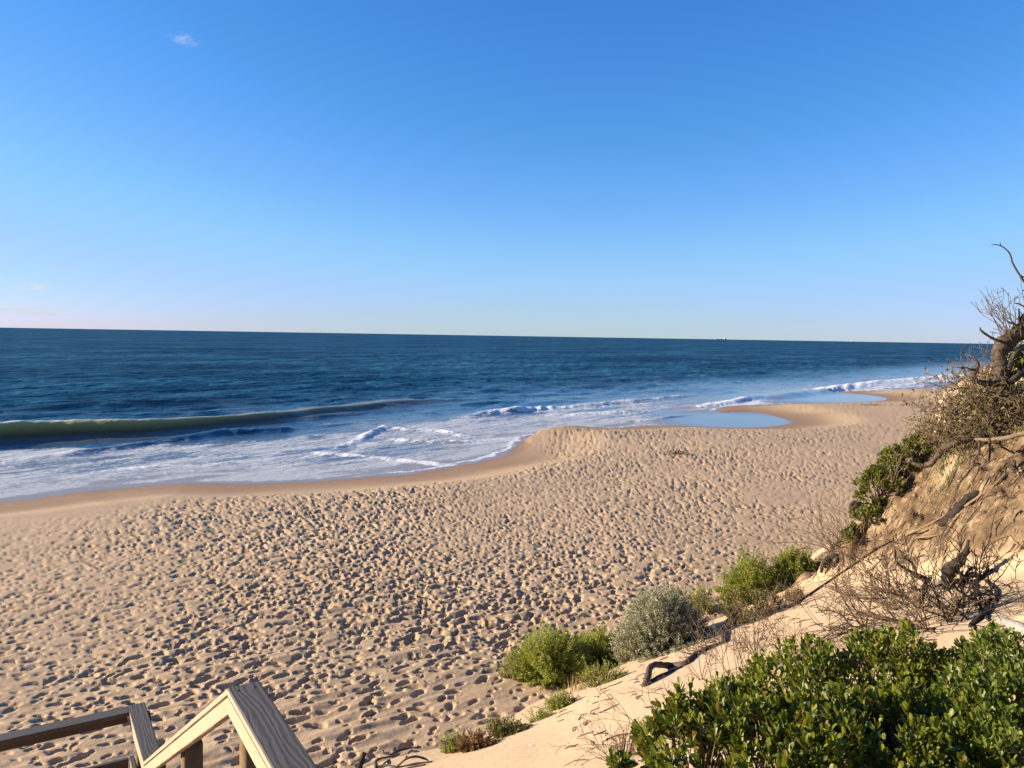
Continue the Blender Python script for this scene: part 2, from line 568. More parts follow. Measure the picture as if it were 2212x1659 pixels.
def water_material():
    m, n, l, b = new_mat('sea_water')
    geo = N(n, 'ShaderNodeNewGeometry'); pos = geo.outputs['Position']
    flat = mapped(n, l, pos, (1, 1, 0))
    al = mapped(n, l, flat, (1, 1, 1), (0, 0, R(-50)))        # x along the shore
    deep = ramp(n, l, noise_tex(n, l, mapped(n, l, al, (0.4, 1, 1)), 0.022, 9, 0.98), [(0.455, (0.0010, 0.021, 0.050)), (0.5, (0.005, 0.051, 0.106)), (0.55, (0.026, 0.098, 0.160))])  # wave light and shade painted in as paler and darker blue streaks
    shallow = (0.17, 0.165, 0.165)
    c = mixc(n, l, attr(n, 'shallow'), deep, shallow)
    c = mixc(n, l, attr(n, 'thin'), c, (0.25, 0.235, 0.235))
    silt_glow = ramp(n, l, attr(n, 'face'), [(0.0, (0.105, 0.092, 0.078)), (0.3, (0.10, 0.070, 0.030)), (0.62, (0.27, 0.195, 0.055)), (1.0, (0.50, 0.42, 0.15))])  # murky brown, with backlit glow painted into the paler upper face
    c = mixc(n, l, attr(n, 'silt_glow'), c, silt_glow)
    # foam: torn lace, streaked along the shore
    f1 = noise_tex(n, l, mapped(n, l, al, (0.55, 1.5, 1)), 0.75, 9, 0.68, 1.1)
    f2 = noise_tex(n, l, mapped(n, l, al, (1, 1.6, 1)), 3.2, 6, 0.65, 0.6)
    fn = mathn(n, l, 'ADD', mathn(n, l, 'MULTIPLY', f1, 0.62), mathn(n, l, 'MULTIPLY', f2, 0.38))
    th = mathn(n, l, 'SUBTRACT', 0.74, mathn(n, l, 'MULTIPLY', attr(n, 'foam'), 0.46))
    fm = maprange(n, l, mathn(n, l, 'SUBTRACT', fn, th), -0.035, 0.07)
    fm = mathn(n, l, 'MULTIPLY', fm, maprange(n, l, attr(n, 'foam'), 0.0, 0.12))
    # whitecaps far out
    wc = noise_tex(n, l, mapped(n, l, al, (0.5, 1, 1)), 0.05, 12, 0.85, 0.3)
    wcm = mathn(n, l, 'MULTIPLY', maprange(n, l, wc, 0.625, 0.67), mathn(n, l, 'MULTIPLY', attr(n, 'open'), 0.55))
    fm = mathn(n, l, 'MAXIMUM', fm, wcm)
    thin = ramp(n, l, f2, [(0.3, (0.30, 0.325, 0.35)), (0.62, (0.47, 0.475, 0.48))])
    foamc = mixc(n, l, mathn(n, l, 'MULTIPLY', attr(n, 'crest'), maprange(n, l, f2, 0.36, 0.58, 0.25, 1.0)), thin, (0.74, 0.735, 0.72))
    c = mixc(n, l, fm, c, foamc)
    l.new(c, b.inputs['Base Color'])
    b.inputs['IOR'].default_value = 1.33
    rough = mathn(n, l, 'ADD', mathn(n, l, 'ADD', 0.10, mathn(n, l, 'MULTIPLY', attr(n, 'open'), 0.16)), mathn(n, l, 'MULTIPLY', mathn(n, l, 'MAXIMUM', fm, mathn(n, l, 'MULTIPLY', attr(n, 'thin'), 0.5)), 0.6))
    l.new(rough, b.inputs['Roughness'])
    l.new(mathn(n, l, 'SUBTRACT', mathn(n, l, 'SUBTRACT', 0.5, mathn(n, l, 'MULTIPLY', attr(n, 'open'), 0.25)), mathn(n, l, 'ADD', mathn(n, l, 'MULTIPLY', attr(n, 'silt_glow'), 0.22), mathn(n, l, 'MULTIPLY', attr(n, 'thin'), 0.36)), clamp=True), b.inputs['Specular IOR Level'])
    # chop: several scales of bump
    w1 = noise_tex(n, l, mapped(n, l, al, (0.45, 1, 1)), 0.9, 5, 0.6, 0.3)
    w2 = noise_tex(n, l, mapped(n, l, al, (0.4, 1, 1)), 0.13, 6, 0.62, 0.3)
    b1 = N(n, 'ShaderNodeBump'); b1.inputs['Distance'].default_value = 0.22
    l.new(mathn(n, l, 'MULTIPLY', attr(n, 'chop'), 1.0), b1.inputs['Strength']); l.new(w1, b1.inputs['Height'])
    b2 = N(n, 'ShaderNodeBump'); b2.inputs['Distance'].default_value = 2.2
    l.new(mathn(n, l, 'MULTIPLY', attr(n, 'open'), 1.0), b2.inputs['Strength']); l.new(w2, b2.inputs['Height']); l.new(b1.outputs[0], b2.inputs['Normal'])
    b3 = N(n, 'ShaderNodeBump'); b3.inputs['Distance'].default_value = 0.10
    l.new(fm, b3.inputs['Strength']); l.new(fn, b3.inputs['Height']); l.new(b2.outputs[0], b3.inputs['Normal'])
    l.new(b3.outputs[0], b.inputs['Normal'])
    # ruffled open water: steep small facets scatter instead of mirroring the horizon
    df = N(n, 'ShaderNodeBsdfDiffuse'); l.new(c, df.inputs['Color']); l.new(b2.outputs[0], df.inputs['Normal'])
    mx = N(n, 'ShaderNodeMixShader'); l.new(mathn(n, l, 'MULTIPLY', attr(n, 'open'), 0.80), mx.inputs[0])
    l.new(b.outputs[0], mx.inputs[1]); l.new(df.outputs[0], mx.inputs[2])
    l.new(mx.outputs[0], n['Material Output'].inputs['Surface'])
    return m


def leaf_material(name, a, bcol, rough=0.45, spec=0.4, trans=0.25, old=None, old_amt=0.04):
    m, n, l, b = new_mat(name)
    geo = N(n, 'ShaderNodeNewGeometry'); oi = N(n, 'ShaderNodeObjectInfo')
    rv = mathn(n, l, 'FRACT', mathn(n, l, 'ADD', geo.outputs['Random Per Island'], oi.outputs['Random']))
    c = ramp(n, l, rv, [(0.0, a), (1.0, bcol)])
    if old:
        rv2 = mathn(n, l, 'FRACT', mathn(n, l, 'MULTIPLY', rv, 13.7))
        c = mixc(n, l, mathn(n, l, 'LESS_THAN', rv2, old_amt), c, old)
    l.new(c, b.inputs['Base Color'])
    b.inputs['Roughness'].default_value = rough
    b.inputs['Specular IOR Level'].default_value = spec
    if trans:
        t = N(n, 'ShaderNodeBsdfTranslucent'); l.new(mixc(n, l, 1.0, c, (1.0, 1.0, 0.45), 'MULTIPLY'), t.inputs['Color'])
        ms = N(n, 'ShaderNodeMixShader'); ms.inputs[0].default_value = trans
        l.new(b.outputs[0], ms.inputs[1]); l.new(t.outputs[0], ms.inputs[2])
        l.new(ms.outputs[0], n['Material Output'].inputs['Surface'])
    return m


def bark_material(name, a, bcol, scale=14, rough=0.85, bump=0.5):
    m, n, l, b = new_mat(name)
    tc = N(n, 'ShaderNodeNewGeometry'); pos = tc.outputs['Position']
    oi = N(n, 'ShaderNodeObjectInfo')
    nz = noise_tex(n, l, pos, scale, 6, 0.65, 0.5)
    c = ramp(n, l, nz, [(0.3, a), (0.7, bcol)])
    l.new(c, b.inputs['Base Color'])
    b.inputs['Roughness'].default_value = rough
    b.inputs['Specular IOR Level'].default_value = 0.2
    bp = N(n, 'ShaderNodeBump'); bp.inputs['Strength'].default_value = bump; bp.inputs['Distance'].default_value = 0.03
    l.new(nz, bp.inputs['Height']); l.new(bp.outputs[0], b.inputs['Normal'])
    return m


def timber_material(name='weathered_pine', side_a=(0.35, 0.262, 0.165), side_b=(0.40, 0.308, 0.205)):
    """pine board, its upward face weathered grey with raised grain and knots, its sides still pale"""
    m, n, l, b = new_mat(name)
    tc = N(n, 'ShaderNodeTexCoord'); ob = tc.outputs['Object']
    oi = N(n, 'ShaderNodeObjectInfo')
    off = N(n, 'ShaderNodeVectorMath'); off.operation = 'ADD'
    cx = N(n, 'ShaderNodeCombineXYZ'); l.new(mathn(n, l, 'MULTIPLY', oi.outputs['Random'], 40), cx.inputs[0])
    l.new(ob, off.inputs[0]); l.new(cx.outputs[0], off.inputs[1]); v = off.outputs[0]
    # knots bend the grain
    vor = N(n, 'ShaderNodeTexVoronoi'); vor.inputs['Scale'].default_value = 1.0
    l.new(mapped(n, l, v, (1.7, 5.5, 0.01)), vor.inputs['Vector'])
    kn = maprange(n, l, vor.outputs['Distance'], 0.0, 0.34, 1.0, 0.0)
    warp = noise_tex(n, l, mapped(n, l, v, (2.2, 9, 1)), 1.0, 3)
    sep = N(n, 'ShaderNodeSeparateXYZ'); l.new(v, sep.inputs[0])
    gy = mathn(n, l, 'ADD', mathn(n, l, 'MULTIPLY', sep.outputs[1], 260.0), mathn(n, l, 'ADD', mathn(n, l, 'MULTIPLY', warp, 26.0), mathn(n, l, 'MULTIPLY', kn, 14.0)))
    sn = mathn(n, l, 'SINE', gy)
    grain = mathn(n, l, 'ADD', mathn(n, l, 'MULTIPLY', sn, 0.5), 0.5)
    fib = noise_tex(n, l, mapped(n, l, v, (3, 120, 120)), 1.0, 4)
    patch = noise_tex(n, l, mapped(n, l, v, (1.5, 5, 5)), 1.0, 4)
    top = ramp(n, l, grain, [(0.0, (0.060, 0.053, 0.048)), (0.35, (0.080, 0.071, 0.065)), (1.0, (0.104, 0.094, 0.088))])
    top = mixc(n, l, mathn(n, l, 'MULTIPLY', maprange(n, l, fib, 0.35, 0.7), 0.45), top, (0.065, 0.055, 0.048))
    top = mixc(n, l, mathn(n, l, 'MULTIPLY', maprange(n, l, patch, 0.45, 0.7), 0.35), top, (0.10, 0.082, 0.066))
    top = mixc(n, l, maprange(n, l, vor.outputs['Distance'], 0.05, 0.10, 0.8, 0.0), top, (0.05, 0.035, 0.025))
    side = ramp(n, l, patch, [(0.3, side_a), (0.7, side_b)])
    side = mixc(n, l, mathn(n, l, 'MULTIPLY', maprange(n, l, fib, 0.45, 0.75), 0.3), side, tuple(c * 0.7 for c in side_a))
    spot = noise_tex(n, l, mapped(n, l, v, (14, 40, 40)), 1.0, 2)
    side = mixc(n, l, maprange(n, l, spot, 0.70, 0.74, 0.0, 0.6), side, (0.22, 0.13, 0.07))
    geo = N(n, 'ShaderNodeNewGeometry'); sg = N(n, 'ShaderNodeSeparateXYZ'); l.new(geo.outputs['True Normal'], sg.inputs[0])
    up = maprange(n, l, sg.outputs[2], 0.45, 0.7)
    l.new(mixc(n, l, up, side, top), b.inputs['Base Color'])
    b.inputs['Roughness'].default_value = 0.82
    b.inputs['Specular IOR Level'].default_value = 0.25
    bp = N(n, 'ShaderNodeBump'); bp.inputs['Distance'].default_value = 0.003; bp.inputs['Strength'].default_value = 0.3
    l.new(mathn(n, l, 'ADD', grain, fib), bp.inputs['Height']); l.new(bp.outputs[0], b.inputs['Normal'])
    return m


def plain_material(name, colr, rough=0.6, metal=0.0):
    m, n, l, b = new_mat(name)
    nz = noise_tex(n, l, N(n, 'ShaderNodeTexCoord').outputs['Object'], 6, 3)
    l.new(mixc(n, l, maprange(n, l, nz, 0.3, 0.7), tuple(c * 0.85 for c in colr), colr), b.inputs['Base Color'])
    b.inputs['Roughness'].default_value = rough; b.inputs['Metallic'].default_value = metal
    return m


M_SAND = sand_material()
M_SEA = water_material()
M_TIMBER = timber_material()
M_TIMBER_SHADED = timber_material('shaded_pine', (0.075, 0.050, 0.030), (0.105, 0.072, 0.045))  # darker-sided copy of the pine, shade painted into its colour
M_POST = bark_material('round_pine_post', (0.10, 0.060, 0.026), (0.17, 0.105, 0.048), 9, 0.85, 0.2)
M_NAIL = plain_material('rusty_nail', (0.03, 0.022, 0.018), 0.7, 0.4)
M_GLOSSY = leaf_material('glossy_green_leaf', (0.056, 0.078, 0.006), (0.195, 0.200, 0.018), 0.42, 0.36, 0.36, (0.20, 0.12, 0.025), 0.05)
M_GLOSSY2 = leaf_material('mid_green_leaf', (0.070, 0.098, 0.011), (0.175, 0.200, 0.026), 0.44, 0.36, 0.36, (0.22, 0.14, 0.02), 0.03)
M_LIME = leaf_material('yellow_green_leaf', (0.22, 0.25, 0.035), (0.37, 0.395, 0.085), 0.6, 0.25, 0.42)
M_GREEN = leaf_material('fresh_green_leaf', (0.165, 0.20, 0.028), (0.31, 0.32, 0.06), 0.55, 0.3, 0.42)
M_GREY = leaf_material('grey_green_leaf', (0.24, 0.242, 0.155), (0.43, 0.42, 0.285), 0.7, 0.2, 0.15)
M_OLIVE = leaf_material('olive_leaf', (0.09, 0.088, 0.02), (0.19, 0.168, 0.04), 0.6, 0.3, 0.25, (0.25, 0.13, 0.03), 0.08)
M_SCRUB = leaf_material('scrub_leaf', (0.075, 0.088, 0.014), (0.20, 0.20, 0.034), 0.5, 0.3, 0.3, (0.2, 0.12, 0.03), 0.06)
M_BROWNLEAF = leaf_material('dry_brown_leaf', (0.17, 0.085, 0.035), (0.30, 0.18, 0.075), 0.7, 0.2, 0.2)
M_STRAW = leaf_material('dry_straw', (0.30, 0.20, 0.085), (0.46, 0.34, 0.17), 0.7, 0.2, 0.15)
M_RED = leaf_material('red_succulent_leaf', (0.16, 0.03, 0.02), (0.28, 0.08, 0.045), 0.45, 0.4, 0.15, (0.10, 0.11, 0.04), 0.25)
M_GRASS = leaf_material('green_grass_blade', (0.05, 0.10, 0.03), (0.11, 0.16, 0.06), 0.55, 0.3, 0.2)
M_STEM = bark_material('green_brown_stem', (0.12, 0.085, 0.04), (0.20, 0.15, 0.075), 20, 0.8, 0.2)
M_TWIG = bark_material('dry_twig', (0.085, 0.055, 0.033), (0.20, 0.14, 0.088), 18, 0.85, 0.3)
M_DARKWOOD = bark_material('dark_dead_wood', (0.012, 0.009, 0.007), (0.050, 0.036, 0.027), 16, 0.9, 0.8)
M_DRIFT = bark_material('driftwood', (0.045, 0.032, 0.025), (0.125, 0.09, 0.068), 18, 0.9, 0.8)
M_BARK = bark_material('gnarled_bark', (0.028, 0.020, 0.013), (0.125, 0.092, 0.060), 13, 0.9, 1.0)
M_SILVER = bark_material('silvered_log', (0.20, 0.175, 0.15), (0.36, 0.32, 0.28), 16, 0.9, 0.7)
M_ROOT = bark_material('root_fibre', (0.13, 0.078, 0.04), (0.27, 0.18, 0.10), 15, 0.9, 0.3)
M_HULL = plain_material('ship_hull', (0.16, 0.20, 0.24), 0.7)  # distance haze painted into the grey
M_SHIPWHITE = plain_material('ship_house_white', (0.78, 0.76, 0.72), 0.6)
M_SHELL = leaf_material('shell_fragment', (0.62, 0.55, 0.46), (0.75, 0.70, 0.62), 0.5, 0.4, 0.0)
M_WEED = leaf_material('dry_seaweed', (0.05, 0.032, 0.018), (0.13, 0.085, 0.045), 0.8, 0.2, 0.0)

# ------------------------------------------------------------------ ground: one fan-shaped sheet of sand and dune
def fan_grid(bear, rad):
    B, Rr = np.meshgrid(bear, rad)
    x, y = np.sin(B) * Rr, np.cos(B) * Rr
    nb, nr = len(bear), len(rad)
    i = np.arange(nr - 1)[:, None] * nb + np.arange(nb - 1)[None]
    F = np.stack([i, i + nb, i + nb + 1, i + 1], -1).reshape(-1, 4)[:, ::-1]
    return x.ravel(), y.ravel(), F


def build_ground():
    bear = np.concatenate([np.linspace(R(-75), R(-41), 60)[:-1], np.linspace(R(-41), R(41), 960), np.linspace(R(41), R(75), 60)[1:]])
    rad = [1.2]
    while rad[-1] < 330:
        r = rad[-1]
        rad.append(r + (0.06 if r < 7 else max(0.036, r * r / 5400 * 0.95)))
    rad = np.array(rad)
    x, y, F = fan_grid(bear, rad)
    z, dw, dt, earth = land(x, y)
    # trampling: none on the wet strip, dense on the soft beach, little at the foot of the dune further along
    s, nn = 0.7071 * (x + y), 0.7071 * (y - x)
    cdist = np.hypot((x - CUSP[0] - 2.0), (y - CUSP[1] + 5.0) * 0.62)
    edge = (4.4 + 1.5 * noise2(x / 7, y / 7, 71) + 3.4 * sstep(-8, -24, x)) * (1 - 0.85 * np.exp(-(cdist / 6.0) ** 2))
    near_pool = np.minimum(np.hypot(x - POOL1[0], y - POOL1[1]), np.hypot(x - POOL2[0], y - POOL2[1]))
    tramp = sstep(edge, edge + 2.6 + 6 * sstep(-8, -24, x), dw) * (1 - sstep(-0.5, 0.3, dt))
    rr_ = np.hypot(x, y)
    tramp *= 1 - 0.6 * sstep(60, 130, rr_) * (1 - np.exp(-((nn - 33) / 6) ** 2))
    lane = np.exp(-((dw - 10) / 4.5) ** 2)
    soft = fbm(x / 6, y / 6, 80, 2)
    toe_clear = sstep(0.3, 4.5 + 3.5 * sstep(17, 27, rr_), -dt + 1.2 * noise2(x / 2.2, y / 2.2, 82))
    soft2 = fbm(x / 1.7, y / 1.7, 87, 2)
    dens = np.clip((0.76 + 0.28 * soft + 0.30 * soft2) * (0.55 + 0.45 * toe_clear) * (1 - 0.5 * sstep(32, 75, rr_) * sstep(-5, 20, x) * (1 - lane)), 0.1, 1)
    amp = tramp * (0.86 + 0.14 * toe_clear) * (1 + 0.15 * (1 - sstep(14, 22, rr_))) * np.clip(0.95 + 0.35 * fbm(x / 3.2, y / 3.2, 85, 2) + 0.25 * soft, 0.35, 1.35) * (1 - 0.45 * sstep(0.1, 0.6, fbm(x / 9 + 3, y / 9, 88, 2) + 0.5 * np.exp(-(((x + 12.5) / 5) ** 2 + ((y - 19) / 4) ** 2)))) * (1 - 0.50 * sstep(17, 38, rr_)) * (1 - 0.35 * sstep(45, 100, rr_))
    h1 = footprints(x, y, 0.225, 100, dens, 0.128, 0.090)
    h1 = np.minimum(h1, footprints(x + 1.1, y - 2.3, 0.80, 150, 0.20 * dens, 0.14, 0.125))
    h2 = footprints(x + 3.3, y + 1.7, 0.23, 200, 0.45 * dens, 0.045, 0.07)
    # wind-combed lee ridges running with the low light
    c, sn = math.cos(R(33)), math.sin(R(33))
    ux, uy = x * c + y * sn, -x * sn + y * c
    comb = 0.034 * fbm(ux / 0.75, uy / 0.17, 300, 3) + (0.045 - 0.02 * sstep(15, 24, rr_)) * fbm(ux / 1.5, uy / 0.45, 305, 2)
    z = z + amp * (np.minimum(h1, 0) + np.maximum(h1, 0) + h2 + comb)
    # old faint prints and ripples on the dune slope
    dn = sstep(0.4, 1.5, dt) * (1 - earth)
    z = z + dn * (footprints(x + 9, y + 5, 0.9, 400, 0.10, 0.045, 0.12) + 0.010 * fbm(ux / 0.9, uy / 0.25, 410, 2))
    wet = (1 - sstep(1.8, 6.5, dw + 1.3 * noise2(x / 5, y / 5, 90))) * (1 - 0.9 * np.exp(-(cdist / 4.5) ** 2) * sstep(0.8, 1.6, dw))
    film = 1 - sstep(-0.2, 1.8, dw + 0.5 * noise2(x / 3, y / 3, 91))
    keep = dw > -9
    dune = sstep(-0.5, 0.6, dt)
    fk = keep[F].all(1)
    isd = (dt[F].mean(1) > 0)
    V = np.stack([x, y, z], 1)
    outs = []
    for name, sel in (('beach_sand', fk & ~isd), ('sand_dune', fk & isd)):
        Fs = F[sel]
        used = np.unique(Fs)
        mp = np.full(len(V), -1, np.int64); mp[used] = np.arange(len(used))
        o = mesh_np(name, V[used], mp[Fs], M_SAND, attrs={'wet': wet[used], 'film': film[used], 'dune': dune[used], 'earth': earth[used]}, smooth=True)
        o['kind'] = 'structure'
        outs.append(o)
    # coarse continuation of the same coast behind the view and along it
    bear2 = np.linspace(R(75), R(285), 70)
    rad2 = np.geomspace(1.2, 330, 60)
    x, y, F = fan_grid(bear2, rad2)
    z, dw, dt, earth = land(x, y)
    o = mesh_np('hinterland', np.stack([x, y, z - 0.0], 1), F, M_SAND, attrs={'wet': 0 * x, 'film': 0 * x, 'dune': sstep(-0.5, 0.6, dt), 'earth': earth}, smooth=True)
    o['kind'] = 'structure'
    bear3 = np.linspace(R(20), R(75), 60)
    rad3 = np.geomspace(330, 4000, 40)
    x, y, F = fan_grid(bear3, rad3)
    z, dw, dt, earth = land(x, y)
    keep = (dw > -9)[F].all(1)
    o = mesh_np('far_beach', np.stack([x, y, z], 1), F[keep], M_SAND, attrs={'wet': 1 - sstep(3, 12, dw), 'film': 0 * x, 'dune': sstep(-0.5, 0.6, dt), 'earth': earth}, smooth=True)
    o['kind'] = 'structure'


build_ground()

# ------------------------------------------------------------------ sea: swell, breakers, wash and foam
# breakers: crest line in picture pixels of the sea plane, height, back and front width, foam on crest, murk and painted backlit glow on the face
def bw(pts):
    return [plane_pt(px, py) for px, py in pts]


BREAKERS = [
    dict(pts=bw([(-60, 446), (0, 441), (50, 438), (90, 436), (150, 432.5), (200, 428), (250, 422), (300, 416), (350, 410.5), (400, 404.5), (445, 401), (480, 398)]),
         h=[1.45, 1.4, 1.3, 1.3, 1.1, 0.95, 0.8, 0.7, 0.7, 0.55, 0.3, 0.0], back=2.6, front=1.35, foam=[1, .9, .75, .85, .35, .1, 0, 0, 0, 0.1, 0.2, 0], silt_glow=1.0, fw=0.42),
    dict(pts=bw([(455, 420), (470, 416.5), (490, 414), (505, 412.5), (520, 411), (540, 410), (570, 408), (600, 405), (640, 401), (670, 397.5), (700, 395)]),
         h=[0, .2, .35, .45, .48, .4, .33, .3, .28, .22, .1], back=1.6, front=1.1, foam=[.3, .6, .85, 1, 1, 1, .9, .8, .7, .6, .4], silt_glow=.1, fw=1.9),
    dict(pts=bw([(700, 407), (715, 405.5), (735, 402.5), (752, 398.5), (762, 396.5)]), h=[.1, .25, .38, .38, .2], back=1.6, front=1.0, foam=[.8, 1, 1, 1, .9], silt_glow=.1, fw=4.5),
    dict(pts=bw([(768, 398), (785, 396), (810, 393), (830, 390), (852, 387), (880, 383.5), (910, 380.5), (940, 377.5), (990, 374)]),
         h=[.2, .35, .45, .5, .5, .5, .5, .5, .5], back=3.0, front=2.6, foam=[.9, 1, 1, 1, 1, 1, 1, 1, 1], silt_glow=0, fw=8.0),
    dict(pts=bw([(318, 453), (335, 449), (350, 444), (362, 438), (374, 432), (383, 429)]), h=[.05, .09, .13, .16, .20, .24], back=0.45, front=0.5, foam=[.6, .8, .9, .9, .95, 1], silt_glow=0, fw=0.75),
    dict(pts=bw([(383, 428.5), (390, 429), (400, 429.5), (412, 430.5), (425, 430.5), (440, 431), (452, 433.5), (466, 436), (476, 437)]), h=[.24, .16, .26, .14, .24, .15, .15, .12, .05], back=0.5, front=0.5, foam=[.9, .5, 1, .7, 1, .9, .8, .6, .3], silt_glow=0, fw=0.9),
    dict(pts=bw([(318, 453), (345, 455.5), (375, 458), (410, 461), (435, 463.5), (452, 465)]), h=[.1, .12, .12, .1, .08, .02], back=.5, front=.4, foam=[.8, .9, .85, .8, .95, .9], silt_glow=0, fw=1.0),
    dict(pts=bw([(392, 439.5), (410, 441), (430, 442), (450, 442.3), (470, 442), (490, 440.5), (512, 439)]), h=[.1, .15, .15, .15, .12, .08, .02], back=.5, front=.4, foam=[.7, .9, .9, .9, .8, .8, .7], silt_glow=0, fw=0.8),
    dict(pts=bw([(0, 462), (40, 458), (80, 453), (120, 448), (160, 442.5), (200, 438), (225, 435), (250, 433.5), (280, 431), (310, 428)]), h=[.1, .15, .2, .28, .3, .38, .5, .5, .4, .1], back=1.0, front=.8, foam=[.35, .3, .25, .2, .2, .25, .6, .35, .3, .2], silt_glow=.1, fw=0.5),
    dict(pts=bw([(110, 470.5), (135, 468.5), (160, 466.5), (185, 465), (215, 463.5)]), h=[.02, .06, .07, .06, .02], back=.35, front=.3, foam=[.6, .9, .9, .7, .3], silt_glow=0, fw=0.45),
    dict(pts=bw([(545, 415.5), (570, 414.5), (600, 413), (640, 412), (660, 411)]), h=[.03, .12, .15, .12, .02], back=.5, front=.5, foam=[.5, .8, .85, .8, .4], silt_glow=0, fw=1.4),
    dict(pts=bw([(640, 421.5), (655, 419.5), (672, 417), (690, 415)]), h=[.03, .1, .12, .05], back=.5, front=.5, foam=[.6, .9, .9, .5], silt_glow=0, fw=1.6),
    dict(pts=bw([(528, 432.8), (545, 429.8), (565, 427.8), (590, 426.2)]), h=[.03, .03, .03, .02], back=.3, front=.3, foam=[.9, .9, .9, .6], silt_glow=0, fw=0.35),
    dict(pts=bw([(820, 388.5), (850, 387.6), (880, 387.2), (910, 386.6), (945, 385.5)]), h=[.03, .05, .05, .05, .02], back=.5, front=.5, foam=[.6, .9, .8, .9, .6], silt_glow=0, fw=0.9),
    dict(pts=bw([(270, 424), (310, 418), (350, 413.5), (390, 409)]), h=[0, .25, .25, 0], back=1.2, front=1.0, foam=[0, .15, .1, 0], silt_glow=.1, fw=.5),
    dict(pts=bw([(560, 386), (620, 381), (690, 377), (760, 373), (840, 368)]), h=[0, .45, .5, .45, 0], back=3, front=2.2, foam=[0, 0, .0, 0, 0], silt_glow=0, fw=.5),
    dict(pts=bw([(0, 412), (60, 408), (120, 405), (180, 401), (240, 397)]), h=[.1, .4, .45, .35, 0], back=2.5, front=2.0, foam=[0, 0, .1, 0, 0], silt_glow=0.05, fw=.4),
    dict(pts=bw([(450, 394), (500, 390), (560, 387)]), h=[0, .35, 0], back=2.5, front=1.8, foam=[0, .0, 0], silt_glow=0, fw=.4),
]


